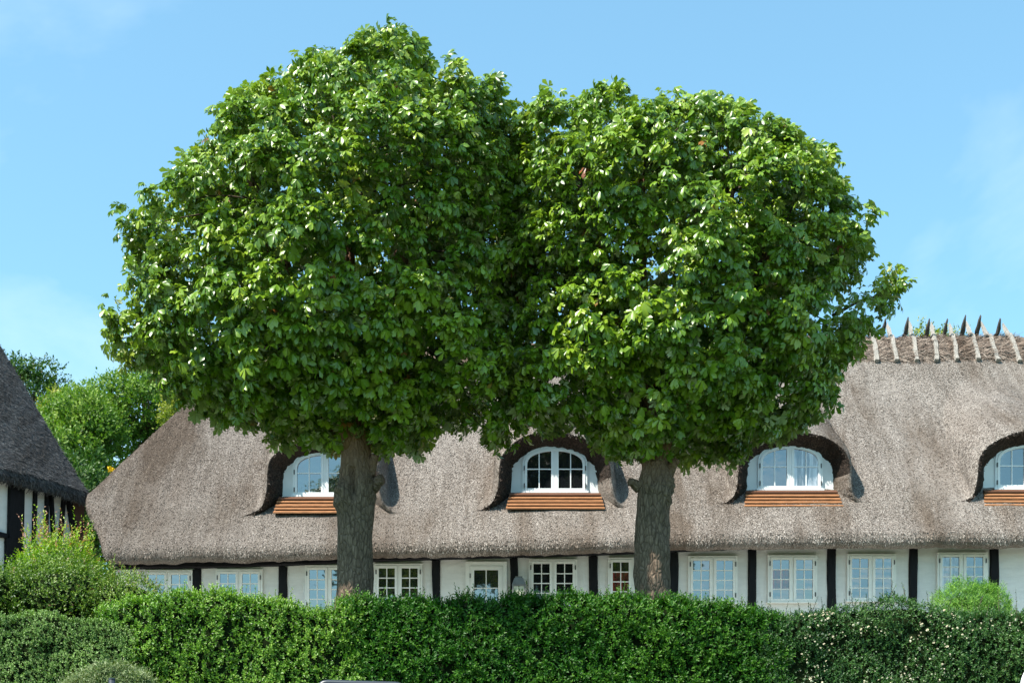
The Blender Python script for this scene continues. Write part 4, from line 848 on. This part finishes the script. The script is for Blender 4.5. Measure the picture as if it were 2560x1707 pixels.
def bush(name, label, cat, c, rad, n, mat_, leafL, leafW, seed, per=9, stem=(.1, .2), tb=(.3, .7), flow_up=.6, gz=None, lobes=None, shoots=0, shoot_len=(.3, .5), fine=True, core=True, grp=None, stem_n=5):
    r = np.random.RandomState(seed); c = np.array(c, float); rad = np.array(rad, float); gz = float(ground_z(c[1])) if gz is None else gz
    rt = root(name, (c[0], c[1], gz), label, cat, grp); lobes = lobes or [((0, 0, 0), (1, 1, 1))]
    P_, D_, L_, N_ = [], [], [], []; w_ = np.array([np.prod(s[1]) ** .667 for s in lobes]); w_ /= w_.sum(); st = MB()
    for k, ((ox, oy, oz), (sx, sy, sz)) in enumerate(lobes):
        m = max(int(n * w_[k]), 8); d = unit(r.normal(size=(m, 3)) + np.array([0, -.35, .25])); lc = c + rad * (ox, oy, oz); lr = rad * (sx, sy, sz)
        q = lc + d * lr * (1 + .10 * snoise(d, 3, seed + k) + .07 * snoise(d, 8, seed + k + 9))[:, None] * r.uniform(.82, 1.0, m)[:, None]
        P_.append(q); N_.append(d); D_.append(unit(d * .8 + np.array([0, 0, flow_up]) + r.normal(size=(m, 3)) * .4)); L_.append(r.uniform(*stem, m))
        if core:
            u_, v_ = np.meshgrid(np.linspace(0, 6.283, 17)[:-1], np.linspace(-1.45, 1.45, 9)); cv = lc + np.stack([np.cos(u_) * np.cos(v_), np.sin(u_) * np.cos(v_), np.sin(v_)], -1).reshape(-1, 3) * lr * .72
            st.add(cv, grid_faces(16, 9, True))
    p, d, l, nr = map(np.concatenate, (P_, D_, L_, N_)); tb_ = np.clip(r.uniform(*tb, len(p)) + .18 * snoise(p, 1.2, seed + 20), .02, .98)
    V, F, T = sprigs(p, d, l, per, r, leafL, leafW, nr, tb_, fine=fine)
    if shoots:
        a = r.rand(shoots) * 6.283; q = np.sqrt(r.rand(shoots)) * .8; top = c + np.stack([np.cos(a) * q * rad[0], np.sin(a) * q * rad[1], rad[2] * np.sqrt(1 - q * q) * .92], 1)
        ds = unit(np.array([0, -.05, 1]) + r.normal(size=(shoots, 3)) * .2); ls = r.uniform(*shoot_len, shoots)
        V2, F2, T2 = sprigs(top, ds, ls, 18, r, leafL, leafW, np.tile([0, -.6, .6], (shoots, 1)), r.uniform(.6, 1, shoots)); F = np.concatenate([F, F2 + len(V)]); V = np.concatenate([V, V2]); T = np.concatenate([T, T2])
    obj('foliage', V, F, mat_, rt, tint=T, kind='stuff')
    if core: obj('light_block_core', st.v, st.f, M['core'], rt, smooth=True)
    if stem_n:
        s2 = MB()
        for k in range(stem_n):
            a = k / stem_n * 6.283; e = c + rad * np.array([math.cos(a) * .5, math.sin(a) * .5, .1]); v_, f_ = tube([(c[0] + math.cos(a) * .1, c[1] + math.sin(a) * .1, gz - .05), ((c[0] + e[0]) / 2, (c[1] + e[1]) / 2, (gz + e[2]) / 2), e], [.03, .02, .01], 6); s2.add(v_, f_)
        s2.obj('stems', M['twig'], rt, smooth=True)
    return rt, p
YB = 23.0; M1 = YB / F_PX
bush('shrub', 'bright lime-green shrub with pink-tipped upright shoots before the black-thatched gable', 'shrub', P(150, 1458, YB), (106 * M1, .75, 92 * M1), 1100, M['lime_leaf'], (.05, .09), (.38, .55), 601, stem=(.16, .32), tb=(.35, .75), shoots=80, shoot_len=(.25, .85), lobes=[((0, 0, 0), (1, 1, 1)), ((.55, -.1, -.2), (.6, .7, .75)), ((-.6, .1, -.35), (.7, .8, .7))])
bush('shrub', 'broad mixed green shrub spreading below the lime-green one', 'shrub', P(165, 1500, 21.6), (245 * 21.6 / F_PX, .7, 95 * 21.6 / F_PX), 2400, M['mixed_leaf'], (.035, .065), (.38, .55), 603, stem=(.10, .22), tb=(.25, .75), shoots=14, shoot_len=(.1, .3), lobes=[((0, 0, 0), (.7, 1, 1)), ((.62, 0, -.15), (.45, .8, .72)), ((-.6, 0, .05), (.5, .8, .8))])
# clipped bright conifer ball behind the rose hedge
bush('conifer_shrub', 'bright green clipped conifer dome above the rose hedge', 'shrub', P(2428, 1560, 27.4), (104 * 27.4 / F_PX, .7, 97 * 27.4 / F_PX), 2600, M['conifer'], (.06, .12), (.10, .16), 605, per=10, stem=(.10, .24), tb=(.2, .85), flow_up=2.4, lobes=[((-.25, 0, .0), (.75, .9, 1)), ((.3, 0, -.03), (.7, .9, .98))])
# ------------------------------------------------------------------ trees behind the houses
def far_tree(name, label, c, rad, n, mat_, seed, nl=26, leaf=(.10, .17), flat=1.0, tb=(.2, .75), lob=(.28, .48), cat='tree', grp=None):
    r = np.random.RandomState(seed); d = unit(r.normal(size=(nl, 3)) + np.array([0, -.25, .3])); lobes = [((0, 0, 0), (.62, .62, .62))]
    for k in range(nl):
        s = r.uniform(*lob); q = d[k] * r.uniform(.55, .86); lobes.append((tuple(q), (s, s, s * .85 * flat)))
    rt, p = bush(name, label, cat, c, rad, n, mat_, leaf, (.4, .6), seed, per=8, stem=(.25, .5), tb=tb, lobes=lobes, fine=False, core=False, stem_n=0, grp=grp)
    c = np.array(c); gz = float(ground_z(c[1])); st = MB(); v_, f_ = tube([(c[0], c[1], gz - .1), (c[0] + .1, c[1], (gz + c[2]) / 2), (c[0], c[1], c[2] + rad[2] * .4)], [.26, .2, .07], 10, .04, seed)
    obj('trunk', v_, f_, M['twig'], rt, smooth=True)
    for k in range(1, nl + 1):
        e = c + np.array(rad) * np.array(lobes[k][0]); s0 = np.array([c[0], c[1], min(c[2] - rad[2] * .3, e[2] - .3)]); v_, f_ = tube([s0, (s0 + e) / 2 + r.normal(size=3) * .12 - np.array([0, 0, .15]), e], [.09, .06, .02], 6); st.add(v_, f_)
    st.obj('limbs', M['twig'], rt, smooth=True); return rt
G = 'trees behind the houses'
def PT(px, py, Y): return P(px, py, Y)
k44 = 44 / F_PX; k50 = 52 / F_PX
far_tree('evergreen_tree', 'tall dark layered evergreen rising behind the black-thatched gable', PT(60, 1010, 52), (165 * k50, 2.2, 112 * k50), 2300, M['yew'], 701, 34, (.10, .18), .42, (.15, .8), (.20, .36), grp=G)
far_tree('broadleaf_tree', 'rounded light green tree just behind the hipped end of the long roof', PT(215, 1130, 43), (120 * k44, 1.6, 140 * k44), 2600, M['far_leaf'], 703, 26, grp=G)
far_tree('broadleaf_tree', 'taller green tree half hidden by the left chestnut crown', PT(360, 1050, 45), (130 * k44, 1.8, 120 * k44), 2600, M['far_leaf'], 705, 26, tb=(.25, .75), grp=G)
far_tree('broadleaf_tree', 'pale yellow-green tree between the black gable and the rounded green tree', PT(150, 1060, 47), (55 * k44, .9, 80 * k44), 700, M['yellowgreen'], 707, 10, grp=G)
far_tree('broadleaf_tree', 'shadowy low tree in the gap between the two roofs', PT(235, 1310, 40), (130 * k44, 1.4, 150 * k44), 2000, M['yew'], 709, 16, grp=G)
far_tree('broadleaf_tree', 'yellowish tree peeping over the hip below the chestnut leaves', PT(445, 1030, 42), (45 * k44, .8, 60 * k44), 500, M['yellowgreen'], 711, 9, grp=G)
far_tree('climbing_shrub', 'yellow-green treetop showing behind the spars of the ridge', PT(2330, 880, 41), (95 * k44, .8, 60 * k44), 420, M['yellowgreen'], 713, 11, (.08, .14), grp=G)
# yellow blossom by the roof edge
Yb = 35.0; yb = root('blossom_shrub', (PX(285, Yb), Yb, 4.45), 'yellow-flowering shrub beside the hipped thatch edge', 'shrub'); r = np.random.RandomState(88)
cs = [P(287, 1182, Yb), P(292, 1192, Yb), P(285, 1196, Yb), P(277, 1205, Yb), P(276, 1175, Yb), P(335, 1150, Yb), P(318, 1168, Yb)]
Vv, Ff, Tt = [], [], []; d = unit(r.normal(size=(420, 3))); ci = r.randint(0, 7, 420); ps = np.array(cs)[ci] + d * .085 * r.rand(420)[:, None] * np.where(ci > 4, .6, 1)[:, None]
V, F, T = leaves_mesh(ps, unit(d + [0, 0, .4]), unit(r.normal(size=(420, 3))), r.uniform(.045, .075, 420), r.uniform(.03, .05, 420), np.ones(420), False); obj('blossom', V, F, M['yellow_petal'], yb, kind='stuff')
ps = np.array(cs)[r.randint(0, 7, 150)] + r.normal(size=(150, 3)) * .12 - np.array([-.1, 0, .25]); V, F, T = leaves_mesh(ps, unit(r.normal(size=(150, 3))), unit(r.normal(size=(150, 3)) + [0, -1, 1]), r.uniform(.08, .14, 150), r.uniform(.05, .08, 150), r.rand(150)); obj('foliage', V, F, M['far_leaf'], yb, tint=T, kind='stuff')
st = MB()
for q in cs: v_, f_ = tube([(PX(295, Yb), Yb + .1, 4.4), ((q[0] + PX(295, Yb)) / 2 + .1, Yb + .05, (4.4 + q[2]) / 2 + .6), q], [.03, .018, .006], 5); st.add(v_, f_)
st.obj('stems', M['twig'], yb)

# ------------------------------------------------------------------ street furniture at the lower edge
Yp = 12.2; px = PX(280, Yp); pr = 8.0 / F_PX * Yp; zt = PZ(1694, Yp)
sp = root('pole', (px, Yp, 0), 'dark blue-grey capped pole in front of the blue-green hedge', 'pole')
v_, f_ = tube([(px, Yp, -.05), (px, Yp, 1), (px, Yp, zt - .012)], pr, 20); obj('shaft', v_, f_, M['darksteel'], sp, smooth=True)
v_, f_ = tube([(px, Yp, zt - .012), (px, Yp, zt - .003), (px, Yp, zt)], [pr * 1.06, pr * 1.06, pr * .9], 20); obj('cap', v_, f_, M['darksteel'], sp)
Yq = 13.4; xa, xb = PX(794, Yq), PX(1012, Yq); zt = PZ(1705, Yq); rb = .030
fr = root('tubular_frame', ((xa + xb) / 2, Yq, 0), 'dark steel hoop frame with rounded corners before the hedge', 'frame')
rc = .10; pth = [(xa, Yq, -.05), (xa, Yq, zt - rc)] + [(xa + rc - rc * math.cos(t), Yq, zt - rc + rc * math.sin(t)) for t in np.linspace(.2, 1.57, 7)] + [(xb - rc + rc * math.sin(t), Yq, zt - .02 - rc + rc * math.cos(t)) for t in np.linspace(0, 1.4, 7)] + [(xb, Yq, zt - rc - .02), (xb, Yq, -.05)]
v_, f_ = tube(pth, rb, 12); obj('hoop', v_, f_, M['darksteel'], fr, smooth=True)
v_, f_ = tube([(xa, Yq, 1.2), (xb, Yq, 1.2)], rb * .7, 10); obj('crossbar', v_, f_, M['darksteel'], fr, smooth=True)
Ys = 11.0; rs = .30; cx, cz = PX(2556.5, Ys) + rs * math.cos(.35), PZ(1690, Ys) - rs * math.sin(.35)
rsn = root('road_sign', (cx, Ys, 0), 'round road sign with white rim cut off at the lower right corner', 'road sign')
an = np.linspace(0, 6.28318, 65)[:-1]; d = MB()
ring = [(cx + math.cos(a) * q, y, cz + math.sin(a) * q) for q, y in ((rs, Ys + .012), (rs, Ys - .004), (rs - .020, Ys - .008), (rs - .022, Ys - .004)) for a in an]
d.add(ring, grid_faces(64, 4, True)); d.obj('rim', M['signwhite'], rsn)
d = MB(); d.add([(cx + math.cos(a) * (rs - .021), Ys - .005, cz + math.sin(a) * (rs - .021)) for a in an] + [(cx + math.cos(a) * (rs - .002), Ys + .011, cz + math.sin(a) * (rs - .002)) for a in an], [tuple(range(64)), tuple(range(127, 63, -1))]); d.obj('face', M['signface'], rsn)
v_, f_ = tube([(cx, Ys + .045, -.05), (cx, Ys + .045, 1), (cx, Ys + .045, cz + .2)], .03, 14); obj('post', v_, f_, M['galv'], rsn, smooth=True)
